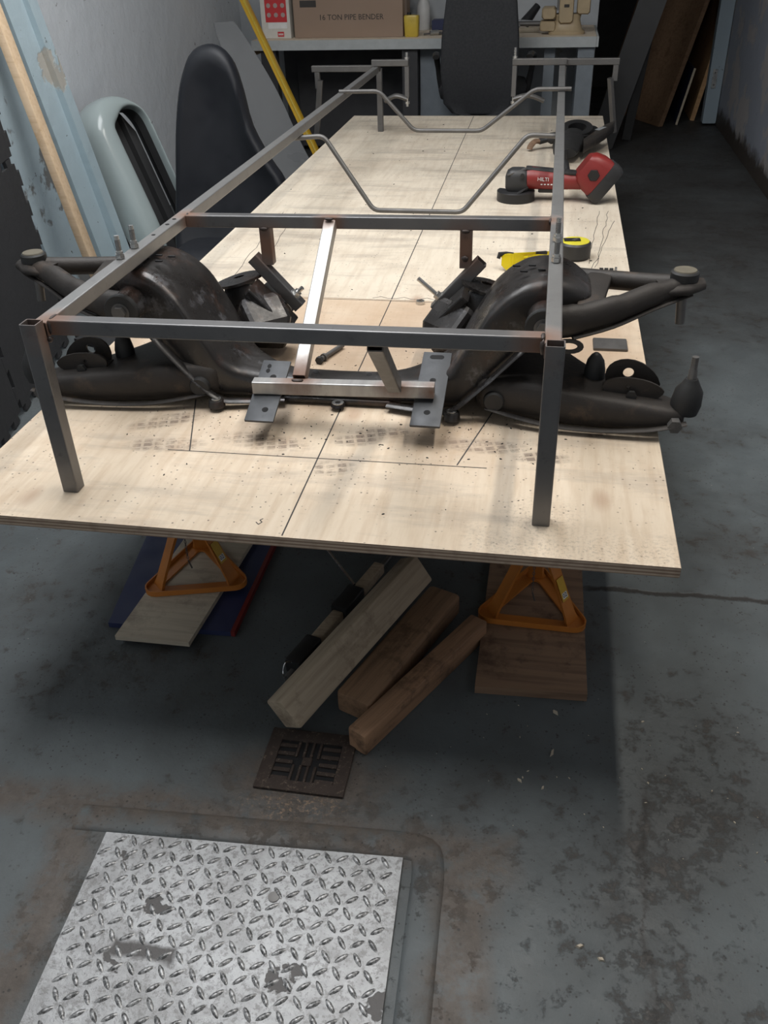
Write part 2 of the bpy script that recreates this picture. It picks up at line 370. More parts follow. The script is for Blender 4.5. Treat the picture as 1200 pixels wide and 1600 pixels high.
def poly(bm, pts2, mat4, t):
    """extrude outline pts2 (x, y) by t along z, placed by mat4"""
    lo = [bm.verts.new(mat4 @ V((u, v, 0))) for u, v in pts2]; hi = [bm.verts.new(mat4 @ V((u, v, t))) for u, v in pts2]
    bm.faces.new(list(reversed(lo))); bm.faces.new(hi)
    m = len(lo)
    for i in range(m):
        j = (i+1) % m; bm.faces.new((lo[i], lo[j], hi[j], hi[i]))
def plate_hole(bm, outer, holes_r, mat4, t):
    """ring-shaped plate: outer outline (list of pts) with one centred round/oval hole (list, same count)"""
    m = len(outer)
    A = [[bm.verts.new(mat4 @ V((u, v, h))) for u, v in L] for L in (outer, holes_r) for h in (0, t)]
    o0, o1, i0, i1 = A
    for k in range(m):
        j = (k+1) % m
        bm.faces.new((o0[k], o0[j], o1[j], o1[k])); bm.faces.new((i0[j], i0[k], i1[k], i1[j]))
        bm.faces.new((o1[k], o1[j], i1[j], i1[k])); bm.faces.new((o0[j], o0[k], i0[k], i0[j]))
def smoothpath(pts, n=6):
    pts = [V(q) for q in pts]; out = []
    for i in range(len(pts)-1):
        p0 = pts[max(i-1, 0)]; p1 = pts[i]; p2 = pts[i+1]; p3 = pts[min(i+2, len(pts)-1)]
        for k in range(n):
            t = k/n
            out.append(.5*((2*p1)+(p2-p0)*t+(2*p0-5*p1+4*p2-p3)*t*t+(3*p1-p0-3*p2+p3)*t**3))
    out.append(pts[-1]); return out
def obj(name, bm, mat, parent=None, smooth=None):
    bmesh.ops.recalc_face_normals(bm, faces=bm.faces)
    me = bpy.data.meshes.new(name)
    xs = [v.co for v in bm.verts]
    lo = V((min(v.x for v in xs), min(v.y for v in xs), min(v.z for v in xs))); hi = V((max(v.x for v in xs), max(v.y for v in xs), max(v.z for v in xs)))
    c = V(((lo.x+hi.x)/2, (lo.y+hi.y)/2, lo.z))
    for v in bm.verts: v.co -= c
    bm.to_mesh(me); bm.free()
    me.materials.append(MT[mat] if isinstance(mat, str) else mat)
    o = bpy.data.objects.new(name, me); C.objects.link(o); o.location = c
    if parent is not None: adopt(o, parent)
    if smooth is not None:
        for pl in me.polygons: pl.use_smooth = True
        me.set_sharp_from_angle(angle=math.radians(smooth))
    return o
def world_loc(o):
    v = V(o.location)
    while o.parent: o = o.parent; v = v + o.location
    return v
def adopt(o, parent): o.location = o.location - world_loc(parent); o.parent = parent
def tag(o, label, cat, group=None):
    o['label'] = label; o['category'] = cat
    if group: o['group'] = group
    return o
def thing(name, label, cat, loc=(0, 0, 0), group=None):
    o = bpy.data.objects.new(name, None); C.objects.link(o); o.location = loc; o.empty_display_size = .05
    return tag(o, label, cat, group)
def struct(o): o['kind'] = 'structure'; return o
def B(): return bmesh.new()
def part(name, mat, parent, fn, *a, smooth=40, **k):
    bm = B(); fn(bm, *a, **k); return obj(name, bm, mat, parent, smooth)
def text_part(name, s, size, mat4, mat, parent, depth=.0003, align='LEFT'):
    cu = bpy.data.curves.new('lettering', 'FONT'); cu.body = s; cu.size = size; cu.extrude = depth; cu.align_x = align; cu.resolution_u = 2
    to = bpy.data.objects.new('lettering', cu); C.objects.link(to)
    dg = bpy.context.evaluated_depsgraph_get(); me = bpy.data.meshes.new_from_object(to.evaluated_get(dg))
    bpy.data.objects.remove(to); bpy.data.curves.remove(cu)
    bm = B(); bm.from_mesh(me); bpy.data.meshes.remove(me); bm.transform(mat4)
    return obj(name, bm, mat, parent)
def basis(o, x, y, z):
    m = Matrix((V(x), V(y), V(z))).transposed().to_4x4(); m.translation = V(o); return m
def T(x, y, z): return V((x, y, BT+z))      # point given relative to the table top
#BODY
# ================================================================== THE SETTING
bm = B(); box(bm, -1.75, 1.9, -3.2, 7.7, -.1, 0, .001); struct(obj('floor', bm, 'floor'))
bm = B(); box(bm, -1.8, 1.95, -3.2, 7.8, CEIL, CEIL+.08); struct(obj('ceiling', bm, 'ceiling'))
bm = B(); box(bm, -1.75, -1.65, -3.2, 5.25, 0, CEIL); struct(obj('wall_left', bm, 'wall_left'))
bm = B(); box(bm, -1.65, .60, 5.15, 5.25, 0, CEIL); struct(obj('wall_back', bm, 'wall_back'))
bm = B(); box(bm, .50, .60, 5.25, 7.6, 0, CEIL); struct(obj('wall_passage', bm, 'wall_dark'))
bm = B(); box(bm, .50, 1.9, 7.6, 7.7, 0, CEIL); struct(obj('wall_passage_end', bm, 'wall_dark'))
bm = B(); box(bm, 1.50, 1.62, -3.2, 5.90, 0, CEIL); struct(obj('wall_right', bm, 'wall_right'))
bm = B(); box(bm, 1.78, 1.9, 5.90, 7.6, 0, CEIL); struct(obj('wall_right_passage', bm, 'wall_dark'))
# door jamb with strike plate
bm = B(); box(bm, 1.405, 1.495, 5.86, 5.95, .012, 2.1, .006); jamb = struct(obj('door_1', bm, 'jamb'))
part('door_stop', 'jamb', jamb, box, 1.415, 1.445, 5.95, 5.975, .012, 2.1)
hp = part('strike_plate', 'zinc', jamb, box, 1.425, 1.455, 5.853, 5.8602, .24, .36)
for zz in (.262, .338): part('screw', 'dullsteel', hp, cyl, (1.44, 5.8535, zz), (1.44, 5.850, zz), .006, None, 10)
# unseen glowing ceiling panel added for soft light, then the tube lamp's batten
bm = B(); box(bm, -1.1, .0, .05, 2.25, CEIL-.012, CEIL-.0005); wn = struct(obj('added_light_panel', bm, 'added_glow'))
for q in ((-1.13, -1.1, .02, 2.28), (.0, .03, .02, 2.28), (-1.1, .0, .02, .05), (-1.1, .0, 2.25, 2.28)): part('frame', 'white', wn, box, *q, CEIL-.02, CEIL-.0005)
for lx, ly, lab in ((.80, .75, 'white fluorescent batten on the ceiling above the table edge by the right wall'),):
    t = thing('ceiling_batten', lab, 'light fitting', (lx, ly, CEIL-.10))
    part('housing', 'white', t, box, lx-.045, lx+.045, ly-.78, ly+.78, CEIL-.085, CEIL-.0005, .004)
    for s in (-1, 1): part('end_cap', 'greywhite', t, box, lx-.05, lx+.05, ly+s*.79-.012, ly+s*.79+.012, CEIL-.12, CEIL-.001, .004)

# raised mortar lip round the floor plate
bm = B()
lp = smoothpath([(-.34, -.236, 0), (-.10, -.224, 0), (.12, -.213, 0), (.235, -.210, 0), (.262, -.235, 0), (.268, -.35, 0), (.276, -.60, 0), (.284, -.95, 0)], 5)
sweep(bm, lp, [(.026, .0055)]*len(lp), 16)
struct(obj('trim_1', bm, 'floor', None, 40))

# ------------------------------------------------------------------ checker plate in the floor
pl = thing('floor_cover_plate', 'silver painted steel checker plate cover set in the floor', 'floor plate', (-.02, -.5, 0))
def platefn(bm):
    co = [(-.275, -.262), (.222, -.236), (.238, -.66), (-.256, -.70)]
    poly(bm, co, Matrix.Translation((0, 0, .0006)), .0055)
part('plate', 'checker', pl, platefn, smooth=None)
lug_me = None; far = B(); nl = 0
px, py = .0232, .0232
ex = V((.497, .026)).normalized(); ey = V((.016, -.43)).normalized()
for j in range(18):
    for i in range(21):
        q = V((-.268, -.274)) + ex*(i*px+.004*(j % 2)) + ey*(j*py)
        fx = (q.x+.275)/.497
        if q.x < -.266+.02*j/18 or q.x > .216+.012*j/18: continue
        a = math.radians(38 if (i+j) % 2 else -52) + random.uniform(-.08, .08)
        bm = B(); L, W, hgt = .0125, .0046, .0021
        base = []; top = []
        for k in range(10):
            t = 2*PI*k/10; u = math.cos(t)*L; v = math.sin(t)*W*(1-.25*abs(math.cos(t)))
            base.append(bm.verts.new((u, v, 0))); top.append(bm.verts.new((u*.6, v*.42, hgt)))
        for k in range(10):
            kk = (k+1) % 10; bm.faces.new((base[k], base[kk], top[kk], top[k]))
        bm.faces.new(top)
        M = Matrix.Translation((q.x, q.y, .0060)) @ Matrix.Rotation(a, 4, 'Z')
        if nl < 299 and q.y > -.60:
            if lug_me is None:
                lug_me = bpy.data.meshes.new('tread_lug'); bm.to_mesh(lug_me); lug_me.materials.append(MT['tread'])
                for f in lug_me.polygons: f.use_smooth = True
            o = bpy.data.objects.new('tread_lug', lug_me); C.objects.link(o); o.parent = pl
            o.location = V((q.x, q.y, .0060)) - V(pl.location); o.rotation_euler = (0, 0, a); nl += 1
        else:
            me = bpy.data.meshes.new('tmp'); bm.transform(M); bm.to_mesh(me); far.from_mesh(me); bpy.data.meshes.remove(me)
        bm.free()
o = obj('tread_lugs_rest', far, 'tread', pl, 60); o['kind'] = 'stuff'
part('lifting_key_rim', 'dullsteel', pl, cyl, (.035, -.335, .0058), (.035, -.335, .0075), .009, None, 16)

# ------------------------------------------------------------------ drain grate
dg = thing('drain_grate', 'small square rusty iron drain grate sunk in the floor', 'drain', (.02, -.065, 0))
part('pit', 'hole', dg, box, -.058, .100, -.130, .0, .0006, .0016)
def gframe(bm):
    for a in ((-.060, .102, -.134, -.112), (-.060, .102, -.022, .004), (-.060, -.036, -.112, -.022), (.078, .102, -.112, -.022)):
        box(bm, *a, .0017, .0052, .001)
    box(bm, .012, .030, -.076, -.058, .0017, .0050)
part('rim', 'iron', dg, gframe)
for k in range(4):
    part('bar', 'iron', dg, box, -.004+k*.0135, .0015+k*.0135, -.058, -.022, .0017, .0048)
    part('bar', 'iron', dg, box, -.004+k*.0135, .0015+k*.0135, -.112, -.076, .0017, .0048)
for k in range(5):
    part('bar', 'iron', dg, box, -.036, -.004, -.112+k*.0185, -.104+k*.0185, .0017, .0048)
    part('bar', 'iron', dg, box, .044, .078, -.112+k*.0185, -.104+k*.0185, .0017, .0048)

# ================================================================== PLYWOOD TABLE
def sheet(bm, x0, x1, y0, y1):
    box(bm, x0, x1, y0, y1, BT-.0185, BT, .0012)
bm = B(); sheet(bm, -.61, .61, 0, 1.060); ply1 = tag(obj('plywood_sheet', bm, 'ply_front'), 'stained plywood sheet with boot prints and pencil lines, at the front of the table', 'plywood')
bm = B(); sheet(bm, -.61, .61, 1.062, 3.61); ply2 = tag(obj('plywood_sheet', bm, 'ply_rear'), 'long pale plywood sheet with the red grinder lying on it', 'plywood')
def line(parent, pts, wd=.0022):
    bm = B(); pts = [V((a, b)) for a, b in pts]
    for a, b in zip(pts, pts[1:]):
        d = (b-a).normalized(); s = V((-d.y, d.x))*wd/2
        z0, z1 = BT+.0001, BT+.0004
        q = [(a+s), (a-s), (b-s), (b+s)]
        lo = [bm.verts.new((v.x, v.y, z0)) for v in q]; hi = [bm.verts.new((v.x, v.y, z1)) for v in q]
        bm.faces.new(hi); bm.faces.new(lo[::-1])
        for k in range(4): bm.faces.new((lo[k], lo[(k+1) % 4], hi[(k+1) % 4], hi[k]))
    return obj('pencil_line', bm, 'print', parent)
line(ply1, [(-.002, .004), (0, 1.058)], .0024); line(ply2, [(0, 1.066), (-.009, 3.60)], .0026)
line(ply1, [(-.246, .249), (-.308, .455)], .0024); line(ply1, [(.251, .256), (.300, .47)], .0024); line(ply1, [(-.288, .247), (.304, .252)], .002)
def wob(a, b, amp, n_=14, sd=1):
    r = random.Random(sd); return [(a[0]+(b[0]-a[0])*k/n_ + r.uniform(-amp, amp), a[1]+(b[1]-a[1])*k/n_) for k in range(n_+1)]
for k, (a, b) in enumerate((((.50, 1.39), (.545, 1.93)), ((.52, 1.36), (.575, 1.93)), ((.50, 1.28), (.588, 1.82)), ((-.46, 1.07), (-.50, 1.85)), ((-.40, 1.10), (-.455, 1.85)), ((-.39, 1.35), (-.43, 1.45)))):
    line(ply2, wob(a, b, .004, 14, k), .0014)
line(ply1, [(-.52, 1.052), (-.30, 1.05), (-.05, 1.054), (.2, 1.05), (.35, 1.054)], .002)
line(ply2, [(-.05+.02*k, 1.068+(.014 if k % 3 == 1 else .002)) for k in range(20)], .0016)
line(ply1, [(-.0545, .036), (-.0485, .030), (-.0445, .037), (-.0495, .042), (-.0455, .047)], .0016)

# ------------------------------------------------------------------ chips of swarf on the table: uncountable
bm = B(); rr = random.Random(3)
def chip_at(bm, x, y, s, z=BT):
    a = rr.uniform(0, PI); c, n_ = math.cos(a), math.sin(a); e = rr.uniform(.35, 1)
    q = [(s, 0), (.3*s, e*s*.6), (-s, .1*s), (-.2*s, -e*s*.6)]
    lo = [bm.verts.new((x+u*c-v*n_, y+u*n_+v*c, z+.0001)) for u, v in q]; hi = [bm.verts.new((x+u*c*.7-v*n_*.7, y+u*n_*.7+v*c*.7, z+s*.5)) for u, v in q]
    bm.faces.new(hi); bm.faces.new(lo[::-1])
    for k in range(4): bm.faces.new((lo[k], lo[(k+1) % 4], hi[(k+1) % 4], hi[k]))
for k in range(420):
    cx, cy, sg = rr.choice(((0, .33, .13), (-.2, .4, .1), (.2, .36, .1), (.05, .62, .13), (.3, .38, .1), (0, .4, .3), (-.3, .42, .1)))
    x, y = rr.gauss(cx, sg), rr.gauss(cy, sg*.7)
    if abs(x) < .59 and .02 < y < 1.04: chip_at(bm, x, y, rr.choice((.001, .0012, .0012, .0016, .0016, .002, .003)))
for k in range(70): chip_at(bm, rr.uniform(-.58, .58), rr.uniform(1.1, 3.5), rr.choice((.002, .003, .004)))
o = tag(obj('swarf', bm, 'rubber'), 'dark specks of swarf and grit scattered over the plywood', 'swarf'); o['kind'] = 'stuff'
bm = B()
for k in range(60):
    chip_at(bm, rr.uniform(.33, 1.1), rr.uniform(-.20, .13), rr.choice((.0015, .0015, .002, .003)), 0)
for x, y, s in ((.46, .12, .008), (.455, .02, .010), (.40, -.05, .006), (.44, -.06, .005), (.50, -.34, .007), (.53, -.355, .006), (.62, .12, .004)): chip_at(bm, x, y, s, 0)
o = tag(obj('paint_flakes', bm, 'palewood'), 'pale flakes and crumbs scattered on the grey floor', 'debris'); o['kind'] = 'stuff'

# ================================================================== UNDER THE TABLE
def tilted_plank(name, a, b, wd, th, mat, label, cat, group=None, r=.0015, rollang=0, parent=None):
    a, b = V(a), V(b); x, y, d = frame_of(b-a); q = Quaternion(d, rollang); x = q @ x; y = q @ y
    bm = B(); bar(bm, (0, 0, 0), ((b-a).length, 0, 0), wd, th, r); o = obj(name, bm, mat, parent, 40)
    o.matrix_world = basis(a, d, x, y) @ Matrix.Translation(o.location)
    if parent is None: tag(o, label, cat, group)
    return o
t = thing('packing_board', 'blue board with a red painted edge under the left jack stand', 'board', (-.355, .42, 0))
bm = B(); poly(bm, [(-.495, .235), (-.222, .243), (-.222, .60), (-.545, .60)], Matrix.Translation((0, 0, .0006)), .0125); obj('board', bm, 'blue', t)
bm = B(); poly(bm, [(-.2215, .243), (-.2125, .243), (-.2125, .60), (-.2215, .60)], Matrix.Translation((0, 0, .0006)), .0135); obj('edge_strip', bm, 'red', t)
bm = B(); poly(bm, [(-.455, .185), (-.292, .186), (-.262, .62), (-.43, .62)], Matrix.Translation((0, 0, .0135)), .0115)
tag(obj('packing_plank', bm, 'palewood'), 'pale wooden plank lying across the blue board beneath a jack stand', 'plank')
bm = B(); poly(bm, [(.304, .150), (.518, .158), (.512, .62), (.305, .62)], Matrix.Translation((0, 0, .0006)), .0185)
tag(obj('packing_board', bm, 'chip'), 'brown stained board under the right-hand jack stand', 'board')

def jack_stand(cx, cy, zb, rot, label, top):
    t = thing('jack_stand', label, 'jack stand', (cx, cy, zb), 'orange jack stands under the table')
    R = .100   # centre to corner centre
    cs = [V((math.cos(rot+math.radians(a))*R, math.sin(rot+math.radians(a))*R)) for a in (-150, -30, 90)]
    def outline(r):
        pts = []
        for k, c in enumerate(cs):
            a0 = math.atan2(c.y, c.x) - PI/3
            for i in range(6): a = a0 + 2*PI/3*i/5; pts.append((cx+c.x+r*math.cos(a), cy+c.y+r*math.sin(a)))
        return pts
    def inner(r):
        pts = []
        for k, c in enumerate(cs):
            a0 = math.atan2(c.y, c.x) - PI/3; cc = c*.72
            for i in range(6): a = a0 + 2*PI/3*i/5; pts.append((cx+cc.x+r*math.cos(a), cy+cc.y+r*math.sin(a)))
        return pts
    bm = B(); plate_hole(bm, outline(.026), inner(.010), Matrix.Translation((0, 0, zb+.0008)), .0045)
    plate_hole(bm, outline(.0265), outline(.0235), Matrix.Translation((0, 0, zb+.0008)), .013)
    obj('base', bm, 'orange', t, 40)
    hc = .172
    for c in cs:
        lo = V((cx+c.x*.98, cy+c.y*.98, zb+.004)); hi = V((cx+c.x*.22, cy+c.y*.22, zb+hc))
        d = hi-lo; side = V((-c.y, c.x, 0)).normalized(); nrm = d.cross(side).normalized()
        rings = []
        for f, wd in ((0, .022), (.1, .017), (.55, .0145), (1, .017)):
            q = lo+d*f; th = .009
            rings.append([q+side*wd-nrm*th*.2, q+side*wd*.8+nrm*th*.7, q-side*wd*.8+nrm*th*.7, q-side*wd-nrm*th*.2, q-side*wd*.75-nrm*th*.1, q+side*wd*.75-nrm*th*.1])
        bm = B(); loft(bm, rings); lg = obj('leg', bm, 'orange', t, 35)
        if abs(c.x-cs[1].x) < 1e-6:
            out = V((c.x, c.y, 0)).normalized(); sgn = 1 if nrm.dot(out) > 0 else -1
            face = nrm*sgn
            xx = side*(-1 if side.dot(V((1, 0, 0))) < 0 else 1); yy = face.cross(xx).normalized()
            q0 = lo+d*.42 + face*(.0066 if sgn > 0 else .0030)
            bm = B(); poly(bm, [(-.0112, -.022), (.0112, -.022), (.0112, .030), (-.0112, .030)], basis(q0, xx, yy, face), .0006); st = obj('sticker', bm, 'sticker', lg)
            bm = B(); poly(bm, [(-.008, -.007), (.008, -.007), (.008, .006), (-.008, .006)], basis(q0+face*.0007+yy*-.010, xx, yy, face), .0003); wl = obj('sticker_label', bm, 'white', lg)
            text_part('lettering', '02', .014, basis(q0+face*.0012+yy*-.0145-xx*.0075, xx, yy, face), 'print', lg, .0002)
    part('collar', 'orange', t, cyl, (cx, cy, zb+hc-.03), (cx, cy, zb+hc+.035), .027, .025, 24, .003)
    part('post', 'dullsteel', t, bar, (cx, cy, zb+hc-.03), (cx, cy, top-.016), .026, .018, .003)
    def saddle(bm):
        box(bm, cx-.045, cx+.045, cy-.022, cy+.022, top-.016, top-.0104, .002)
        box(bm, cx-.045, cx-.034, cy-.022, cy+.022, top-.0104, top-.0004, .002); box(bm, cx+.034, cx+.045, cy-.022, cy+.022, top-.0104, top-.0004, .002)
    part('saddle', 'orange', t, saddle)
    hd = part('handle', 'dullsteel', t, sweep, [(cx+.022, cy-.010, zb+hc+.02), (cx+.05, cy-.015, zb+hc+.03), (cx+.085, cy-.02, zb+hc+.035)], .006, 10)
    def chain(bm):
        x0, y0, z0 = cx-.004, cy-.028, zb+hc+.005
        for k in range(17):
            z = z0 - k*.0068; a = (k % 2)*PI/2
            ring = [(math.cos(q)*.0022, math.sin(q)*.0042) for q in [2*PI*i/8 for i in range(8)]]
            pts = [V((x0+math.cos(a)*u, y0-.0002*k+math.sin(a)*u, z+v)) for u, v in ring]; pts.append(pts[0])
            sweep(bm, pts, .0008, 5, V((.3, 1, .1)))
        sweep(bm, [(x0, y0-.004, z0-17*.0068), (x0+.006, y0-.004, z0-17*.0068-.022)], .0018, 6)
    part('chain', 'dullsteel', t, chain)
    return t
UT = BT-.0185
jack_stand(-.352, .415, .0252, math.radians(15), 'orange jack stand on the pale plank over the blue board', UT)
jack_stand(.407, .410, .0193, math.radians(-2), 'orange jack stand on the brown board with a chain', UT)
jack_stand(-.36, 3.0, .0, 0, 'orange jack stand under the far end of the table on the bucket seat side', UT)
jack_stand(.40, 3.0, .0, 0, 'orange jack stand under the far end of the table on the leaning doors side', UT)

# timbers
tilted_plank('timber_block', (-.036, -.002, .047), (.158, .385, .112), .066, .052, 'timber_pale', 'long weathered pale timber lying on top of the other blocks', 'timber', r=.003, rollang=math.radians(57))
tilted_plank('timber_block', (.082, .055, .0255), (.218, .40, .0255), .074, .050, 'timber_brown', 'wide dark brown timber lying between the pale and the reddish block', 'timber', r=.006)
tilted_plank('timber_block', (.106, -.026, .0255), (.298, .318, .0255), .040, .050, 'timber_red', 'narrow reddish square timber with a split, beside the wide brown block', 'timber', r=.003)
# clamp behind the pale timber
cl = thing('bar_clamp', 'black bar clamp with wooden jaws lying beside the long pale timber', 'clamp', (.0, .25, 0))
def seg(name, mat, f0, f1, wd, th, z):
    a = V((-.068, .130, z)); b = V((.070, .56, z)); return part(name, mat, cl, bar, a+(b-a)*f0, a+(b-a)*f1, wd, th, .003)
seg('bar', 'dullsteel', 0, 1, .012, .008, .010)
seg('jaw', 'black', .05, .24, .036, .034, .0175); seg('jaw', 'timber_pale', .24, .46, .026, .026, .0135); seg('slider', 'black', .46, .64, .040, .036, .0185); seg('jaw', 'timber_pale', .64, .88, .026, .026, .0135)
part('wire_hook', 'crome', cl, sweep, smoothpath([(-.062, .150, .034), (-.070, .138, .042), (-.074, .128, .024), (-.068, .122, .006)], 4), .0016, 6)
bm = B(); sweep(bm, [(-.12, .56, .075), (.016, .404, .0395)], .0032, 8); tag(obj('steel_rod', bm, 'crome', None, 40), 'thin bright steel rod leaning on the bar clamp', 'rod')

# ================================================================== WELDED CHASSIS FRAME
ch = thing('chassis_frame', 'welded square tube car chassis frame standing on the plywood', 'chassis', T(0, 1.6, 0))
def P_(name, mat, fn, *a, **k): return part(name, mat, ch, fn, *a, **k)
def tube(name, mat, a, b, **k): return P_(name, mat, sqtube, a, b, smooth=12, **k)
for s in (-1, 1):
    tube('post', 'mill', T(s*.402, .096, .0006), T(s*.402, .096, .305), w=.028, h=.026)
    tube('rail', 'rail', T(s*.399, .111, .2865), T(s*.398, 3.10, .272), w=.025, h=.025)
    tube('post', 'mill', T(s*.405, 3.222, .0006), T(s*.405, 3.222, .262))
tube('crossmember', 'mill', T(-.386, .128, .2885), T(.386, .138, .2885))
tube('crossmember', 'mill', T(-.386, .742, .2835), T(.386, .764, .2835))
tube('centre_stay', 'bright', T(-.069, .735, .282), T(-.064, .392, .088))
tube('lower_bar', 'bright', T(-.150, .372, .079), T(.194, .390, .079))
tube('front_stay', 'dullsteel', T(.134, .139, .275), T(.122, .372, .0925))
for s, xo in ((-1, -.214), (1, .215)):
    yy = .752 + .006*s
    tube('drop_tube', 'mill', T(xo, yy, .271), T(xo, yy, .192))
    tube('angled_tube', 'mill', T(xo+s*.034, yy-.003, .206), T(xo-s*.064, yy-.006, .098), w=.026, h=.026)
# base plates with bolt holes
def bplate(x0, x1, ya, za, yb, zb, holes):
    a = T((x0+x1)/2, ya, za); b = T((x0+x1)/2, yb, zb)
    pt = P_('base_plate', 'plate', bar, a, b, x1-x0, .005, .001)
    d = (b-a); nn = V((1, 0, 0)).cross(d).normalized()
    for f, du, el in holes:
        q = a + d*f + V((du, 0, 0))
        bm = B(); seg_ = 16
        xx, yy = V((1, 0, 0)), d.normalized()
        pts = [(math.cos(2*PI*k/seg_)*.0062 + (el if math.cos(2*PI*k/seg_) > 0 else -el), math.sin(2*PI*k/seg_)*.0062) for k in range(seg_)]
        poly(bm, pts, basis(q+nn*.00255, xx, yy, nn), .0003); obj('bolt_hole', bm, 'hole', pt)
bplate(-.152, -.096, .302, .040, .452, .094, ((.18, .006, 0), (.72, .002, 0), (.90, -.012, -.002), (.82, -.012, -.002)))
bplate(.157, .213, .318, .040, .520, .096, ((.17, 0, 0), (.60, 0, 0), (.93, 0, .008)))
# bent cross tubes
def bent(name, pts, r): return P_(name, 'dullsteel', sweep, pts, r, 10, V((0, 1, 0)))
def fillet(pts, rad=.02):
    pts = [V(q) for q in pts]; out = [pts[0]]
    for a, b, c in zip(pts, pts[1:], pts[2:]):
        u = (a-b).normalized(); v = (c-b).normalized()
        for k in range(5):
            t = k/4; q0 = b+u*rad; q1 = b+v*rad; out.append((1-t)**2*q0+2*t*(1-t)*b+t*t*q1)
    out.append(pts[-1]); return out
bent('bent_tube', fillet([T(-.41, 1.735, .257), T(-.318, 1.745, .262), T(-.160, 1.70, .052), T(.118, 1.71, .048), T(.304, 1.775, .262), T(.41, 1.78, .257)]), .0075)
bent('bent_tube', fillet([T(-.405, 2.385, .292), T(-.255, 2.38, .294), T(-.128, 2.38, .160), T(.120, 2.39, .158), T(.304, 2.39, .297), T(.432, 2.395, .297)]), .0075)
# rear outriggers, studs, drop links
tube('outrigger', 'dullsteel', T(-.415, 3.105, .2985), T(-.255, 3.105, .2985)); tube('outrigger', 'dullsteel', T(.190, 3.105, .2985), T(.415, 3.105, .2985))
tube('outrigger', 'dullsteel', T(-.690, 3.135, .2735), T(-.385, 3.135, .2735)); tube('outrigger', 'dullsteel', T(.385, 3.135, .2935), T(.632, 3.135, .2935))
for x, xo in ((-.262, -1), (.200, 1)):
    tube('hanger_tube', 'mill', T(x, 3.105, .285), T(x, 3.105, .165), w=.020, h=.020)
    st = P_('stud', 'zinc', cyl, T(x, 3.105, .125), T(x, 3.105, .352 if xo > 0 else .338), .006, None, 10)
    part('nut', 'zinc', st, cyl, T(x, 3.105, .3115), T(x, 3.105, .320), .0105, None, 6); part('nut', 'zinc', st, cyl, T(x, 3.105, .135), T(x, 3.105, .145), .010, None, 6)
    x2 = x + (-.10 if xo < 0 else .13)
    P_('hanger_plate', 'dullsteel', sweep, smoothpath([T(x, 3.105, .155), T((x+x2)/2, 3.105, .168), T(x2, 3.115, .145)], 5), [(.016, .010)]*11, 10)
tube('drop_bracket', 'dullsteel', T(.620, 3.135, .281), T(.620, 3.135, .220), w=.022, h=.022); tube('drop_link', 'dullsteel', T(.600, 3.112, .232), T(.640, 3.14, .015), w=.024, h=.016)
tube('drop_bracket', 'dullsteel', T(-.668, 3.135, .261), T(-.668, 3.135, .195), w=.022, h=.022); tube('drop_link', 'dullsteel', T(-.652, 3.112, .230), T(-.690, 3.14, -.005), w=.024, h=.016)
# bolts standing through the rails
def hexbolt(bm, a, b, r, head=None):
    cyl(bm, a, b, r, None, 12)
for x, y in ((-.402, .432), (-.402, .498), (.399, .478), (.400, .600)):
    zt = .2985
    b_ = P_('stud_bolt', 'zinc', cyl, T(x, y, zt-.02), T(x, y, zt+.042), .0045, None, 12)
    part('nut', 'zinc', b_, cyl, T(x, y, zt+.0005), T(x, y, zt+.008), .0088, None, 6, smooth=None); part('nut', 'zinc', b_, cyl, T(x, y, zt+.0085), T(x, y, zt+.013), .0072, None, 6, smooth=None)
    part('thread', 'dullsteel', b_, lambda bm, x=x, y=y: [cyl(bm, T(x, y, .314+k*.0022), T(x, y, .3151+k*.0022), .0050, None, 12) for k in range(9)])
for y in (.585, .66, .70): P_('drilled_hole', 'hole', cyl, T(-.399, y, .2962), T(-.399, y, .2972), .0042, None, 12)
# bolts through the angled tubes
for s, xo, L in ((-1, -.214, .022), (1, .215, .060)):
    yy = .752+.006*s - .006; c0 = T(xo-s*.046, yy, .118); ax = V((-s*.74, -.08, .67)).normalized()
    b_ = P_('mount_bolt', 'zinc', cyl, c0-ax*.03, c0+ax*(.014+L), .0048, None, 12)
    part('nut', 'zinc', b_, cyl, c0+ax*.0142, c0+ax*.022, .0095, None, 6, smooth=None); part('washer', 'zinc', b_, cyl, c0+ax*.0131, c0+ax*.0145, .0125, None, 16)
# weld beads
def weld(p, r, s=(1, 1, 1)):
    bm = B(); bmesh.ops.create_icosphere(bm, subdivisions=2, radius=1)
    for v in bm.verts:
        k = 1+.18*math.sin(v.co.x*7+v.co.y*9)+.12*math.sin(v.co.z*13)
        v.co = V((v.co.x*r*s[0]*k, v.co.y*r*s[1]*k, v.co.z*r*s[2]*k)) + V(p)
    obj('weld_bead', bm, 'weld', ch, 80)
for s in (-1, 1):
    weld(T(s*.385, .118, .290), .006, (.8, .8, 1.9)); weld(T(s*.384, .132, .3005), .004, (.8, 3, .7)); weld(T(s*.385, .748+.006*s, .292), .004, (.8, 2.8, 1.6))
    weld(T(s*.2145, .739+.006*s, .2705), .005, (2, .9, .8)); weld(T(s*.2145, .740, .215), .005, (1.6, .8, 1.3))
weld(T(-.069, .725, .296), .0045, (2.2, 1, .7)); weld(T(-.064, .376, .0925), .0045, (2.6, 1.2, .6)); weld(T(.122, .364, .0925), .004, (2.4, 1.2, .6)); weld(T(.134, .150, .276), .004, (2.4, 1.5, .7))
weld(T(-.385, .111, .272), .0055, (.9, .9, .9))

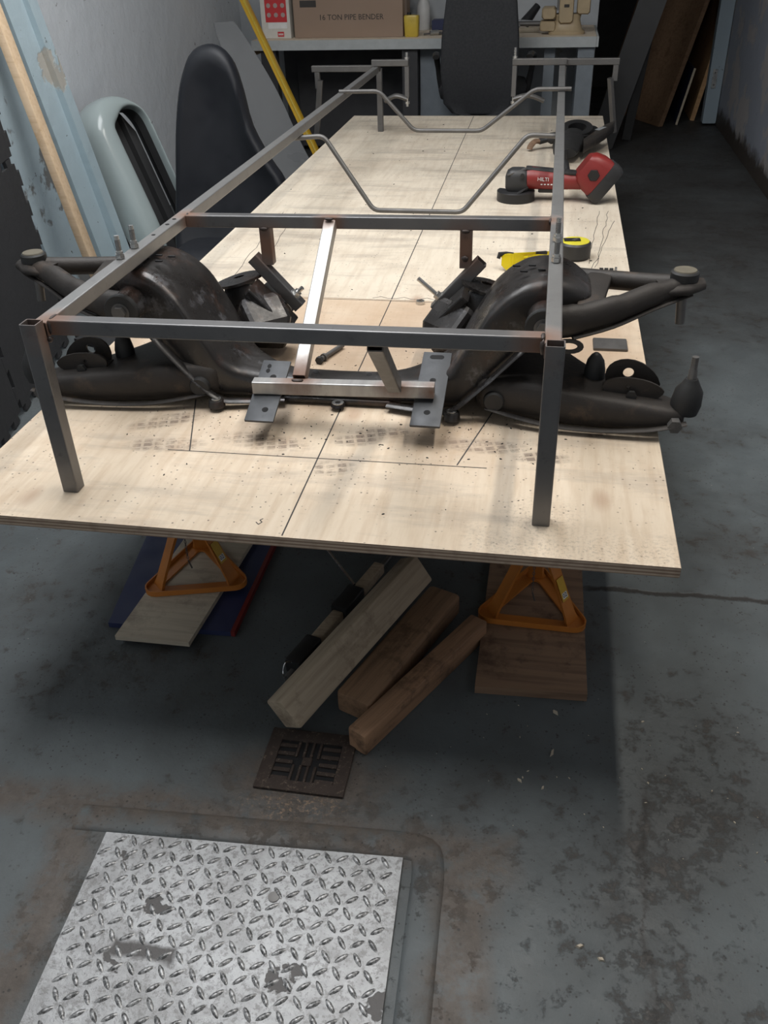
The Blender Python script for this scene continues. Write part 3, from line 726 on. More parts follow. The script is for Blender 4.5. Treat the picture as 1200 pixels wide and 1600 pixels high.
# ================================================================== FRONT SUSPENSION SUBFRAME
SX = -.012
sf = thing('suspension_subframe', 'rusty black pressed steel suspension subframe with wishbones under the chassis rails', 'subframe', T(SX, .55, 0))
def F_(name, mat, fn, *a, **k): return part(name, mat, sf, fn, *a, **k)
half = [(0, .462, .532, .050, .004), (.09, .462, .534, .051, .004), (.14, .460, .550, .056, .004), (.20, .452, .600, .068, .006), (.232, .444, .630, .094, .010), (.252, .440, .642, .134, .018), (.277, .440, .648, .176, .036),
        (.30, .446, .652, .212, .060), (.33, .452, .652, .240, .09), (.36, .458, .65, .257, .118), (.39, .462, .646, .264, .142), (.42, .466, .64, .264, .158), (.447, .472, .63, .256, .172), (.470, .482, .615, .242, .182), (.484, .50, .60, .226, .19)]
stn = [(-a, *r) for a, *r in reversed(half[1:])] + half
def body(bm):
    rings = []
    for x, yf, yb, zt, zb in stn:
        w_, h_ = yb-yf, zt-zb; r = min(.022, h_*.36, w_*.36)
        rings.append([T(SX+x, (yf+yb)/2+u, (zt+zb)/2+v) for u, v in rrect(w_, h_, r, 4)])
    # subdivide between stations
    out = []
    for a, b in zip(rings, rings[1:]):
        out.append(a); out.append([(p+q)/2 for p, q in zip(a, b)])
    out.append(rings[-1]); loft(bm, out)
bd = F_('crossmember_body', 'rusty', body, smooth=60)
md = bd.modifiers.new('soft', 'SUBSURF'); md.levels = 1; md.render_levels = 1
# raised boss seam along the front edge, ears and holes
for s in (-1, 1):
    F_('flange', 'rusty', sweep, smoothpath([T(SX+s*.105, .452, .012), T(SX+s*.19, .432, .014), T(SX+s*.235, .424, .022), T(SX+s*.285, .428, .065), T(SX+s*.345, .440, .125), T(SX+s*.36, .447, .14)], 4), [(.011, .004)]*21, 8)
    q = T(SX+s*.236, .416, .018)
    e = F_('ear', 'rusty', cyl, q-V((0, 0, .012)), q+V((0, 0, .005)), .017, .015, 20, .002); part('bolt_eye', 'zinc', e, lambda bm, q=q: plate_hole(bm, [(math.cos(2*PI*k/16)*.010, math.sin(2*PI*k/16)*.010) for k in range(16)], [(math.cos(2*PI*k/16)*.006, math.sin(2*PI*k/16)*.006) for k in range(16)], Matrix.Translation(q+V((0, 0, .0052))), .002))
    # bushes for the upper wishbone
    for y0, y1, nm in ((.405, .475, 1), (.635, .690, 0)):
        z = .202 if nm else .208; x = SX+s*.398
        bu = F_('bush', 'rusty', cyl, T(x, y0+.012, z), T(x, y1, z), .030, .032, 28, .003)
        part('bush_flange', 'rubber', bu, cyl, T(x, y0, z), T(x, y0+.0125, z), .034, .034, 28, .002)
        part('bolt_head', 'dullsteel', bu, cyl, T(x, y0-.009, z), T(x, y0, z), .013, .013, 6, smooth=None); part('washer', 'dullsteel', bu, cyl, T(x, y0-.0015, z), T(x, y0+.001, z), .018, None, 18)
    # holes pressed into the tower top
    for dx, dy in ((-.02, .0), (.012, .012), (-.006, .035), (-.035, .03)):
        F_('slot_hole', 'hole', bar, T(SX+s*(.375+dx)-.007, .52+dy, .2655), T(SX+s*(.375+dx)+.007, .52+dy, .2655), .006, .003, .001)
    # upper wishbone
    uw = F_('upper_wishbone', 'arm', lambda bm, s=s: (
        sweep(bm, smoothpath([T(SX+s*.405, .440, .200), T(SX+s*.450, .446, .203), T(SX+s*.52, .478, .213), T(SX+s*.59, .525, .226), T(SX+s*.655, .562, .236)], 5), [(.024, .030)]*6+[(.022, .027)]*5+[(.022, .023)]*5+[(.020, .019)]*5, 14),
        sweep(bm, smoothpath([T(SX+s*.405, .672, .208), T(SX+s*.450, .662, .210), T(SX+s*.53, .618, .220), T(SX+s*.60, .578, .230), T(SX+s*.65, .560, .236)], 5), [(.017, .018)]*21, 14),
        sweep(bm, [T(SX+s*.60, .552, .230), T(SX+s*.648, .560, .234), T(SX+s*.682, .566, .236)], [(.035, .012), (.041, .014), (.018, .010)], 16),
        bar(bm, T(SX+s*.475, .46, .222), T(SX+s*.50, .625, .226), .045, .012, .003)), smooth=60)
    part('edge_flange', 'arm', uw, sweep, smoothpath([T(SX+s*.45, .425, .178), T(SX+s*.52, .455, .190), T(SX+s*.59, .502, .207), T(SX+s*.66, .540, .224)], 4), [(.006, .003)]*13, 8)
    part('ball_joint', 'rubber', uw, cyl, T(SX+s*.646, .560, .242), T(SX+s*.646, .560, .262), .0255, .0255, 32, .003)
    part('ball_joint_cap', 'cap', uw, cyl, T(SX+s*.646, .560, .2620), T(SX+s*.646, .560, .2640), .021, .020, 32)
    part('ball_stud', 'dullsteel', uw, cyl, T(SX+s*.646, .560, .225), T(SX+s*.650, .556, .162), .010, .0085, 16)
    part('lower_tab', 'rubber', uw, lambda bm, s=s: plate_hole(bm, [(math.cos(2*PI*k/16)*.026, math.sin(2*PI*k/16)*.014) for k in range(16)], [(math.cos(2*PI*k/16)*.015, math.sin(2*PI*k/16)*.007) for k in range(16)], basis(T(SX+s*.445, .425, .163), (1, 0, 0), (0, 0, 1), (0, -1, 0)), .004))
    LX = SX + (.045 if s < 0 else 0)
    # lower arm: a deep pressed boat shape, wide at its inner pivots
    def larm(bm, s=s, LX=LX):
        stl = [(.27, .435, .715, .022, .082), (.32, .425, .735, .012, .088), (.37, .418, .735, .006, .088), (.41, .412, .69, .004, .084), (.45, .408, .62, .003, .078), (.49, .405, .565, .002, .074), (.54, .402, .525, .002, .068), (.59, .400, .50, .004, .062), (.635, .400, .475, .010, .056), (.665, .404, .455, .016, .050)]
        rings = []
        for x, y0, y1, z0, z1 in stl:
            w_, h_ = y1-y0, z1-z0; r = min(h_*.36, w_*.4)
            rings.append([T(LX+s*x, (y0+y1)/2+u, (z0+z1)/2+v) for u, v in rrect(w_, h_, r, 3)])
        out = []
        for a, b in zip(rings, rings[1:]): out += [a, [(p+q)/2 for p, q in zip(a, b)]]
        loft(bm, out+[rings[-1]])
    la = F_('lower_arm', 'arm', larm, smooth=60)
    la.modifiers.new('soft', 'SUBSURF').render_levels = 1
    part('edge_flange', 'arm', la, sweep, smoothpath([T(LX+s*.30, .426, .03), T(LX+s*.40, .402, .016), T(LX+s*.50, .393, .012), T(LX+s*.60, .390, .020), T(LX+s*.665, .396, .034)], 4), [(.008, .003)]*17, 8)
    for yv in (.425, .40): pass
    part('pivot_bush', 'rubber', la, cyl, T(LX+s*.315, .418, .045), T(LX+s*.315, .44, .045), .020, .021, 24, .003)
    part('pivot_bush', 'rubber', la, cyl, T(LX+s*.355, .715, .062), T(LX+s*.355, .765, .062), .030, .030, 24, .003)
    part('spring_hole', 'hole', la, sweep, [T(LX+s*.415, .56, .0825), T(LX+s*.435, .55, .0808)], [(.016, .004)]*2, 12)
    # bump stop
    part('bump_stop', 'rubber', la, sweep, [T(LX+s*.50, .500, .066), T(LX+s*.50, .500, .085), T(LX+s*.50, .50, .105), T(LX+s*.50, .50, .116), T(LX+s*.50, .50, .120)], [.020, .020, .016, .009, .004], 18)
    # damper bracket: two cheeks with holes
    def cheek(bm, yv, sx_, hg=.046, hr=.010, hz=.020, s=s, LX=LX):
        n_ = 24; out = []; inn = []
        for k in range(n_):
            a = 2*PI*k/n_; out.append((math.cos(a)*.050*sx_ + s*.014*(1-max(0, math.sin(a))), max(math.sin(a)*hg, -.016))); inn.append((math.cos(a)*hr+s*.004, math.sin(a)*hr+hz))
        plate_hole(bm, out, inn, basis(T(LX+s*.556, yv, .074), (1, 0, 0), (0, 0, 1), (0, -1, 0)), .005)
    part('damper_bracket', 'arm', la, lambda bm: (cheek(bm, .446, 1.1, .024, .004, .006), cheek(bm, .478, 1.0), bar(bm, T(LX+s*.515, .462, .066), T(LX+s*.615, .462, .060), .036, .014, .004)))
    part('damper_bolt', 'rubber', la, cyl, T(LX+s*.566, .427, .068), T(LX+s*.566, .436, .068), .010, .009, 6, smooth=None)
    part('end_bolt', 'dullsteel', la, cyl, T(LX+s*.645, .386, .030), T(LX+s*.645, .404, .030), .013, .013, 6, smooth=None)
    # lower ball joint at the tip
    bj = part('ball_joint', 'rubber', la, sweep, [T(LX+s*.662, .430, .042), T(LX+s*.664, .430, .060), T(LX+s*.666, .430, .084), T(LX+s*.667, .430, .098), T(LX+s*.667, .430, .108)], [.025, .0275, .025, .016, .011], 24)
    part('ball_stud', 'dullsteel', la, sweep, [T(LX+s*.667, .430, .106), T(LX+s*.667, .430, .124), T(LX+s*.667, .430, .126), T(LX+s*.667, .430, .150)], [.0085, .0075, .0065, .006], 14)
    # engine mount tower behind the beam
    def mount(bm, s=s):
        bar(bm, T(SX+s*.150, .700, .068), T(SX+s*.235, .700, .155), .075, .020, .004)
        bar(bm, T(SX+s*.185, .655, .070), T(SX+s*.225, .70, .120), .10, .06, .012)
        bar(bm, T(SX+s*.21, .715, .02), T(SX+s*.21, .715, .105), .10, .08, .014)
    F_('engine_mount', 'rusty', mount, smooth=15)
    F_('mount_tab', 'rusty', lambda bm, s=s: plate_hole(bm, [(math.cos(2*PI*k/20)*.052*(1+.12*math.cos(4*PI*k/20)), math.sin(2*PI*k/20)*.046) for k in range(20)], [(math.cos(2*PI*k/20)*.013-.004, math.sin(2*PI*k/20)*.008+.014) for k in range(20)], Matrix.Translation(T(SX+s*.275, .745, .150)) @ Matrix.Rotation(s*.25, 4, 'Y'), .006))
    F_('tab_web', 'rusty', bar, T(SX+s*.262, .72, .03), T(SX+s*.268, .735, .150), .07, .05, .008)
    F_('rubber_mount', 'rubber', bar, T(SX+s*.165, .738, .078), T(SX+s*.225, .742, .138), .05, .016, .003)
F_('ear', 'rusty', cyl, T(SX+.006, .446, .006), T(SX+.006, .446, .014), .015, .014, 18, .002)
F_('ear_hole', 'zinc', lambda bm: plate_hole(bm, [(math.cos(2*PI*k/16)*.012, math.sin(2*PI*k/16)*.012) for k in range(16)], [(math.cos(2*PI*k/16)*.006, math.sin(2*PI*k/16)*.006) for k in range(16)], Matrix.Translation(T(SX+.006, .446, .0142)), .001))
for x in (-.05, .06): F_('beam_hole', 'hole', cyl, T(SX+x, .505, .0495), T(SX+x, .505, .0510), .006, None, 14)
F_('lower_seam', 'rusty', bar, T(SX-.11, .462, .010), T(SX+.11, .462, .010), .012, .012, .003)
#BODY2
# ================================================================== THINGS ON THE TABLE
# angle grinder
gr = thing('angle_grinder', 'red and black cordless angle grinder lying on the pale plywood', 'grinder', T(.36, 2.05, 0))
def G_(name, mat, fn, *a, parent=None, **k): return part(name, mat, parent or gr, fn, *a, **k)
gx, gy = .268, 2.055
G_('grinding_disc', 'charcoal', cyl, T(gx-.006, gy+.004, .022), T(gx-.008, gy+.004, .0255), .0625, None, 36)
def guard(bm):
    n_ = 22; rings = []
    for k in range(n_+1):
        a = math.radians(-200 + 235*k/n_); c, s_ = math.cos(a), math.sin(a)
        rings.append([T(gx+c*r, gy+s_*r, z) for r, z in ((.020, .034), (.060, .034), (.064, .031), (.064, .0006), (.061, .0006), (.061, .030), (.020, .031))])
    loft(bm, rings)
G_('disc_guard', 'black', guard)
hd = G_('gear_head', 'charcoal', lambda bm: (loft(bm, [[T(gx+.004+u*sx, gy+v*sy, z) for u, v in rrect(1, 1, .25, 3)] for z, sx, sy in ((.034, .070, .062), (.045, .080, .070), (.080, .082, .070), (.096, .070, .060), (.104, .045, .040))])))
part('lever', 'dullsteel', hd, bar, T(gx-.03, gy-.03, .088), T(gx+.03, gy-.012, .105), .014, .006, .002)
part('spindle_lock', 'black', hd, cyl, T(gx+.02, gy-.036, .088), T(gx+.02, gy-.044, .088), .007, None, 12)
bd = G_('motor_body', 'grind_red', lambda bm: sweep(bm, [T(gx+.036, gy, .072), T(gx+.05, gy, .073), T(gx+.12, gy-.003, .070), T(gx+.18, gy-.006, .066), T(gx+.24, gy-.01, .068)], [(.036, .034), (.037, .036), (.035, .033), (.029, .027), (.030, .028)], 20))
part('top_grip', 'charcoal', bd, bar, T(gx+.03, gy, .104), T(gx+.20, gy-.008, .092), .040, .012, .005)
part('paddle_switch', 'charcoal', bd, bar, T(gx+.075, gy-.003, .036), T(gx+.155, gy-.005, .036), .030, .016, .005)
text_part('lettering', 'HILTI', .0165, basis(T(gx+.070, gy-.0375, .072), (1, -.03, -.02), (.02, .12, 1), (0, -1, .1)), 'white', bd, .0012)
for k_ in range(4): part('print_mark', 'white', bd, bar, T(gx+.082+k_*.011, gy-.0372, .0605), T(gx+.088+k_*.011, gy-.0374, .0605), .0016, .0035, .0004)
ax = V((.62, .12, .78)).normalized(); sd = V((.12, -1, 0)).normalized()
bh = G_('battery_housing', 'grind_red', lambda bm: (loft(bm, [[T(gx+.245, gy-.012, .100) + V((-.78, 0, .62))*(off) + ax*u*w_ + sd*v*h_ for u, v in rrect(1, 1, .22, 3)] for off, w_, h_ in ((.036, .075, .058), (.020, .105, .070), (-.010, .125, .076), (-.036, .128, .078))])))
G_('battery', 'charcoal', lambda bm: loft(bm, [[T(gx+.245, gy-.012, .100) + V((-.78, 0, .62))*off + ax*u*w_ + sd*v*h_ for u, v in rrect(1, 1, .16, 3)] for off, w_, h_ in ((-.0365, .134, .080), (-.064, .138, .080), (-.078, .124, .072))]))
part('vent', 'black', bh, cyl, T(gx+.252, gy-.051, .094), T(gx+.252, gy-.0545, .094), .020, .018, 6)
G_('side_handle', 'black', sweep, [T(gx+.17, gy+.03, .07), T(gx+.165, gy+.06, .085), T(gx+.16, gy+.10, .10)], [.010, .012, .012], 12)

# suspension upright (casting) lying further back
kn = thing('suspension_upright', 'black cast suspension upright lying behind the red grinder', 'car part', T(.46, 2.8, 0))
def K_(name, mat, fn, *a, **k): return part(name, mat, kn, fn, *a, **k)
K_('casting', 'rubber', lambda bm: (
    sweep(bm, smoothpath([T(.325, 2.86, .030), T(.37, 2.87, .040), T(.42, 2.86, .046), T(.47, 2.84, .045), T(.51, 2.80, .035)], 4), [(.016, .012)]*4+[(.030, .022)]*4+[(.048, .034)]*4+[(.060, .032)]*5, 14),
    sweep(bm, [T(.43, 2.60, .038), T(.44, 2.70, .048), T(.46, 2.84, .053)], [(.045, .020), (.060, .030), (.05, .035)], 14)), smooth=60)
K_('rusty_tip', 'chip', sweep, smoothpath([T(.330, 2.86, .030), T(.308, 2.845, .033), T(.292, 2.82, .020), T(.288, 2.815, .008)], 4), [(.013, .010)]*13, 10)
K_('hub_ring', 'black', lambda bm: plate_hole(bm, [(math.cos(2*PI*k/28)*.062, math.sin(2*PI*k/28)*.062) for k in range(28)], [(math.cos(2*PI*k/28)*.036, math.sin(2*PI*k/28)*.036) for k in range(28)], Matrix.Translation(T(.475, 2.86, .055)) @ Matrix.Rotation(.3, 4, 'X'), .035))
K_('bush_boss', 'black', cyl, T(.515, 2.97, .045), T(.54, 2.90, .05), .034, .034, 22, .003); K_('bush_boss', 'black', cyl, T(.495, 2.99, .062), T(.515, 2.94, .062), .026, .026, 22, .003)
K_('steering_arm', 'arm', lambda bm: loft(bm, [[T(.50+f*.13, 2.70+f*.30+u*w_, .045+f*.02+v*.040) for u, v in rrect(1, 1, .3, 3)] for f, w_ in ((0, .12), (.3, .16), (.7, .15), (1, .05))]))
K_('scrape', 'panelgrey', bar, T(.555, 2.86, .0755), T(.585, 2.90, .0795), .022, .002, .0005)
K_('stub', 'black', cyl, T(.425, 2.565, .001), T(.425, 2.565, .06), .014, .014, 14)

# tape measure
tm = thing('tape_measure', 'round black and yellow tape measure on the plywood by the yellow glasses', 'tape measure', T(.462, 1.445, 0))
part('case', 'charcoal', tm, cyl, T(.462, 1.445, .0006), T(.462, 1.445, .046), .0445, .0445, 36, .005)
part('face', 'tape_yellow', tm, cyl, T(.462, 1.445, .0461), T(.462, 1.445, .0475), .039, .038, 36)
part('clip', 'black', tm, bar, T(.430, 1.445, .0492), T(.475, 1.450, .0492), .024, .003, .001); part('clip_label', 'dullsteel', tm, bar, T(.455, 1.436, .0509), T(.468, 1.455, .0509), .012, .0004, .0001)

# safety glasses
sg = thing('safety_glasses', 'yellow tinted safety glasses with black arm tips on the plywood', 'glasses', T(.33, 1.32, 0))
def lensfn(bm, x0, x1, bow):
    n_ = 8; rings = []
    for k in range(n_+1):
        f = k/n_; x = x0+(x1-x0)*f; yb = 1.315 - .020*math.sin(PI*f)*bow - .006*f
        hgt = .048*(1-.55*abs(2*f-1)**2.5); z0 = .002 + .012*abs(2*f-1)**2
        rings.append([T(x, yb, z0), T(x, yb+.010, z0+hgt), T(x, yb+.0122, z0+hgt), T(x, yb+.0022, z0)])
    loft(bm, rings)
part('lens', 'lens', sg, lensfn, .264, .330, 1); part('lens', 'lens', sg, lensfn, .340, .405, 1)
part('bridge', 'lens', sg, sweep, [T(.325, 1.316, .036), T(.335, 1.310, .040), T(.345, 1.314, .036)], .004, 8)
part('nose_pad', 'black', sg, sweep, smoothpath([T(.326, 1.300, .006), T(.331, 1.298, .022), T(.338, 1.298, .024), T(.345, 1.300, .008)], 3), .0035, 8)
part('arm', 'lens', sg, bar, T(.262, 1.325, .038), T(.40, 1.385, .030), .004, .010, .001); part('arm', 'lens', sg, bar, T(.408, 1.318, .034), T(.30, 1.40, .012), .004, .010, .001)
part('arm_tip', 'black', sg, sweep, [T(.255, 1.322, .030), T(.258, 1.326, .041), T(.275, 1.332, .041), T(.295, 1.341, .038)], [.005, .007, .006, .004], 8)
part('arm_tip', 'black', sg, bar, T(.355, 1.362, .034), T(.385, 1.376, .032), .007, .012, .002)

# short threaded stack, loose bolt, loose nut, steel offcut
nb = thing('nut_stack', 'row of dark nuts threaded on a short bolt beside the tape measure', 'bolt', T(.545, 1.29, 0))
for k in range(3): part('nut', 'rubber', nb, cyl, T(.526+k*.013, 1.288, .0118), T(.536+k*.013, 1.288, .0118), .0115, None, 6, smooth=None)
part('bolt_head', 'dullsteel', nb, cyl, T(.566, 1.288, .0132), T(.571, 1.288, .0132), .0130, None, 16); part('shank', 'dullsteel', nb, cyl, T(.522, 1.288, .0118), T(.567, 1.288, .0118), .005, None, 10)
lb = thing('loose_bolt', 'greasy loose bolt lying on the plywood behind the subframe beam', 'bolt', T(-.078, .70, 0))
a, b = T(-.092, .658, .0085), T(-.060, .745, .0075)
d = (b-a).normalized()
part('shank', 'dullsteel', lb, cyl, a, b, .0055, .0055, 12); part('head', 'rubber', lb, cyl, a-d*.008, a+d*.002, .0088, None, 6, smooth=None); part('collar', 'dullsteel', lb, cyl, a+d*.012, a+d*.018, .0088, None, 14)
bm = B(); plate_hole(bm, [(math.cos(PI*k/6+.2)*.0105, math.sin(PI*k/6+.2)*.0105) for k in range(12)], [(math.cos(PI*k/6+.2)*.005, math.sin(PI*k/6+.2)*.005) for k in range(12)], Matrix.Translation(T(.078, 1.040, .0005)), .008)
tag(obj('hex_nut', bm, 'zinc', None, 30), 'single bright nut lying on the joint of the plywood sheets', 'nut')
bm = B(); box(bm, .50, .575, .79, .85, BT+.0003, BT+.006); tag(obj('steel_offcut', bm, 'dullsteel'), 'small flat steel offcut on the plywood beneath the upper wishbone', 'steel offcut')
bm = B(); box(bm, .375, .425, .88, .96, BT+.0003, BT+.028); tag(obj('steel_block', bm, 'mill'), 'short piece of steel box section on the plywood behind the subframe', 'steel offcut')

# ================================================================== LEFT WALL: LEANING THINGS
def tile_outline(n_, size, pitch=.100, tooth=.022, edges=(1, 1, 1, 1)):
    pts = []
    def edge(p0, d, nrm, on):
        k_ = int(round(size/pitch))
        out = []
        for k in range(k_):
            a = k*pitch
            if on:
                for u, v in ((0, 0), (.30, 0), (.24, 1), (.76, 1), (.70, 0)): out.append((p0[0]+d[0]*(a+u*pitch)+nrm[0]*v*tooth, p0[1]+d[1]*(a+u*pitch)+nrm[1]*v*tooth))
            else: out.append((p0[0]+d[0]*a, p0[1]+d[1]*a))
        return out
    s = size
    pts += edge((0, 0), (1, 0), (0, -1), edges[0]); pts += edge((s, 0), (0, 1), (1, 0), edges[1]); pts += edge((s, s), (-1, 0), (0, 1), edges[2]); pts += edge((0, s), (0, -1), (-1, 0), edges[3])
    return pts
P0 = V((-1.335, 1.735, .004)); dx_ = V((-.16, .70, 0)).normalized(); uz = V((-.07, .05, .74)).normalized()
nrm_ = dx_.cross(uz).normalized(); uz = nrm_.cross(dx_).normalized()
labs = ['black foam jigsaw mat standing on the floor by the leaning batten', 'black foam jigsaw mat on top of another, by the leaning batten',
        'black foam jigsaw mat standing on the floor nearest the doorway', 'black foam jigsaw mat on top of another, nearest the doorway']
for k, (i, j) in enumerate(((0, 0), (0, 1), (1, 0), (1, 1))):
    o0 = P0 - dx_*(.60*(i+1) + .024*i) + uz*(.023 + .624*j - (.10 if j else 0)*0)
    bm = B(); poly(bm, tile_outline(0, .60, edges=(1 - j, 1 - i, 1, 1)), basis(o0, dx_, uz, nrm_), .012)
    tag(obj('foam_mat', bm, 'foam'), labs[k], 'foam mat', 'black foam jigsaw mats against the wall')
bm = B(); poly(bm, tile_outline(0, .20, .1), basis((-1.30, 1.72, .004), (.93, -.36, 0), (.36, .93, 0), (0, 0, 1)), .012)
tag(obj('foam_mat', bm, 'foam'), 'small black foam jigsaw piece lying flat on the floor', 'foam mat')

# pine batten
bm = B(); bar(bm, (-1.265, 1.97, .020), (-1.522, 2.02, 1.25), .030, .052, .002, V((0, 1, 0))); tag(obj('pine_batten', bm, 'pine', None, 40), 'clean new pine batten leaning in front of the blue boards', 'batten')
# blue painted boards leaning on the wall (an old door leaf)
dl = thing('blue_door_board', 'wide pale blue painted board with a moulded edge leaning on the wall', 'board', (-1.50, 2.36, 0))
def lean(bm, xb, y0, y1, th, ztop=2.1, xt=-1.642, zb=.004, dy=-.36):
    a = V((xb, 0, zb)); b = V((xt, 0, ztop)); d = (b-a).normalized(); nn = V((d.z, 0, -d.x))
    rings = [[V((q.x, y+dy*q.z/ztop, q.z)) for q in (a, b, b+nn*th, a+nn*th)] for y in (y0, y1)]
    loft(bm, rings)
part('leaf', 'bluewood', dl, lean, -1.455, 2.335, 2.48, .026); part('moulding', 'bluewood', dl, lean, -1.425, 2.462, 2.525, .032)
bm = B(); lean(bm, -1.475, 2.00, 2.30, .024); tag(obj('blue_door_board', bm, 'bluewood2'), 'weathered flaking blue board leaning behind the pine batten', 'board')

# fibreglass grille shell
gs = thing('grille_shell', 'glossy grey-green fibreglass grille surround leaning against the white wall', 'car bodywork', (-1.25, 2.5, 0))
uu = V((math.sin(.35), math.cos(.35), 0)); ww_ = V((math.cos(.35), -math.sin(.35), 0)); vv = V((0, 0, math.cos(.41))) - ww_*math.sin(.41); nn = uu.cross(vv).normalized()
org = V((-1.45, 2.71, BT+.235))          # crown of the arch, outer edge centre line
def gp(u, v, n_): return org + uu*u + vv*v + nn*n_
path = []
W2, RAD, LEN = .150, .135, .70
path.append((-W2, -LEN)); path.append((-W2, -LEN*.6)); path.append((-W2, -.30))
for k in range(0, 13):
    a = PI - PI*k/12; path.append((math.cos(a)*W2, -RAD*1.02 + math.sin(a)*RAD))
path += [(W2, -.30), (W2, -LEN*.6), (W2, -LEN)]
prof = [(.020, -.13), (.021, -.10), (.017, -.055), (.006, -.022), (-.014, -.004), (-.045, .006), (-.072, .006), (-.086, -.004), (-.091, -.022), (-.091, -.075), (-.087, -.075), (-.087, -.022), (-.082, -.008), (-.070, .001), (-.045, .001), (-.016, -.010), (.002, -.027), (.013, -.058), (.017, -.10), (.016, -.13)]
def shell(bm):
    rings = []
    for i, (u, v) in enumerate(path):
        a = V(path[max(i-1, 0)]); b = V(path[min(i+1, len(path)-1)]); t_ = (b-a).normalized(); o_ = V((-t_.y, t_.x))   # outward
        f = 1-.80*max(0, min(1, (u/W2+.35)/1.2))
        rings.append([gp(u+o_.x*(q if q > 0 else q*f), v+o_.y*(q if q > 0 else q*f), n_) for q, n_ in prof])
    loft(bm, rings)
sh = part('shell', 'gelcoat', gs, shell, smooth=70)
sh.data.materials.append(MT['inner'])  # inner walls of the shell take the painted shade
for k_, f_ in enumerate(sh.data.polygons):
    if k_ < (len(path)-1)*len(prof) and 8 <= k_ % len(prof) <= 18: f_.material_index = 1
md = sh.modifiers.new('soft', 'SUBSURF'); md.levels = 1; md.render_levels = 2
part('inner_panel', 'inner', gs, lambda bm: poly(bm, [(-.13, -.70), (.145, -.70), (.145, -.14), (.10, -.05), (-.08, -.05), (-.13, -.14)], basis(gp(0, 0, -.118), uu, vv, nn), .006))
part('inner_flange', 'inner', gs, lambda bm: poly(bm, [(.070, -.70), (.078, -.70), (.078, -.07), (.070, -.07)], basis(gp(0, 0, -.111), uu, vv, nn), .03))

# bucket seat
bs = thing('bucket_seat', 'tall black vinyl bucket seat standing by the wall beside the grille shell', 'seat', (-.95, 2.65, 0))
out_ = [(-1.095, .36), (-1.06, .41), (-1.0, .43), (-.945, .418), (-.905, .375), (-.875, .28), (-.845, .15), (-.78, .03), (-.715, -.07), (-.695, -.22), (-.71, -.40), (-.80, -.445), (-.95, -.448), (-1.10, -.446), (-1.185, -.40), (-1.205, -.25), (-1.185, -.08), (-1.16, .12), (-1.13, .27)]
out2 = []
mm = len(out_)
for i in range(mm):
    p0, p1, p2, p3 = (V(out_[(i+k) % mm]) for k in (-1, 0, 1, 2))
    for t in (0, .33, .66): out2.append(.5*((2*p1)+(p2-p0)*t+(2*p0-5*p1+4*p2-p3)*t*t+(3*p1-p0-3*p2+p3)*t**3))
out2 = [V((q.x+.05, q.y*1.015 if q.y > 0 else q.y)) for q in out2]
cc = V((-.91, .0))
def seatfn(bm):
    rings = []
    for sc, yo in ((.0, .055), (.5, .058), (.85, .05), (.96, .035), (1, .0), (.985, -.028), (.93, -.045), (.84, -.040), (.70, -.022), (.40, -.012), (.02, -.010)):
        sc = max(sc, .02); r = []
        for q in out2:
            p_ = cc + (q-cc)*sc
            r.append(V((p_.x, 2.47+yo+(.10*max(0, (p_.y+.45))**1.3)-(.06 if p_.y < -.2 else 0)*max(0, min(1, (-.2-p_.y)/.2)), max(.001, BT+p_.y))))
        rings.append(r)
    loft(bm, rings)
part('seat_back', 'seat', bs, seatfn, smooth=80)
part('seat_base', 'seat', bs, lambda bm: loft(bm, [[V((-.90+u*w_, 2.335+yo, .092+v*h_)) for u, v in rrect(1, 1, .3, 4)] for yo, w_, h_ in ((-.16, .36, .11), (-.13, .42, .17), (.0, .46, .18), (.10, .48, .18))]), smooth=60)

# grey sheet panel leaning behind the seat
def panelfn(bm):
    ctr = smoothpath([(-1.52, 3.62, BT+.34), (-1.36, 3.56, BT+.30), (-1.16, 3.50, BT+.10), (-.98, 3.42, BT-.14), (-.86, 3.38, BT-.448)], 5)
    ctr = smoothpath([(-1.235, 3.60, BT+.42), (-1.15, 3.52, BT+.30), (-1.05, 3.45, BT+.12), (-.96, 3.36, BT-.08), (-.86, 3.28, BT-.28), (-.80, 3.24, BT-.446)], 5)
    rings = []
    for i, q in enumerate(ctr):
        f = i/(len(ctr)-1); w_ = .052+.13*f
        s_ = V((.75, .62, 0)).normalized(); n_ = V((.5, -.6, .5)).normalized()*.006
        rings.append([q-s_*w_, q+s_*w_, q+s_*w_+n_, q-s_*w_+n_])
    loft(bm, rings)
bm = B(); panelfn(bm); tag(obj('body_panel', bm, 'panelgrey2', None, 50), 'plain grey curved body panel leaning behind the bucket seat', 'car bodywork')
# yellow bar leaning on the bench
yb = thing('yellow_level', 'long yellow bar leaning against the left end of the workbench', 'spirit level', (-.78, 4.0, 0))
a, b = V((-.735, 3.72, .004)), V((-1.52, 4.47, 1.18))
part('bar', 'yellow', yb, bar, a, b, .030, .050, .003, V((0, 1, 0)))
d = (b-a).normalized(); part('edge_rib', 'tin', yb, bar, a+d*.01+V((.012, -.012, 0)), b-d*.01+V((.012, -.012, 0)), .008, .054, .002, V((0, 1, 0)))

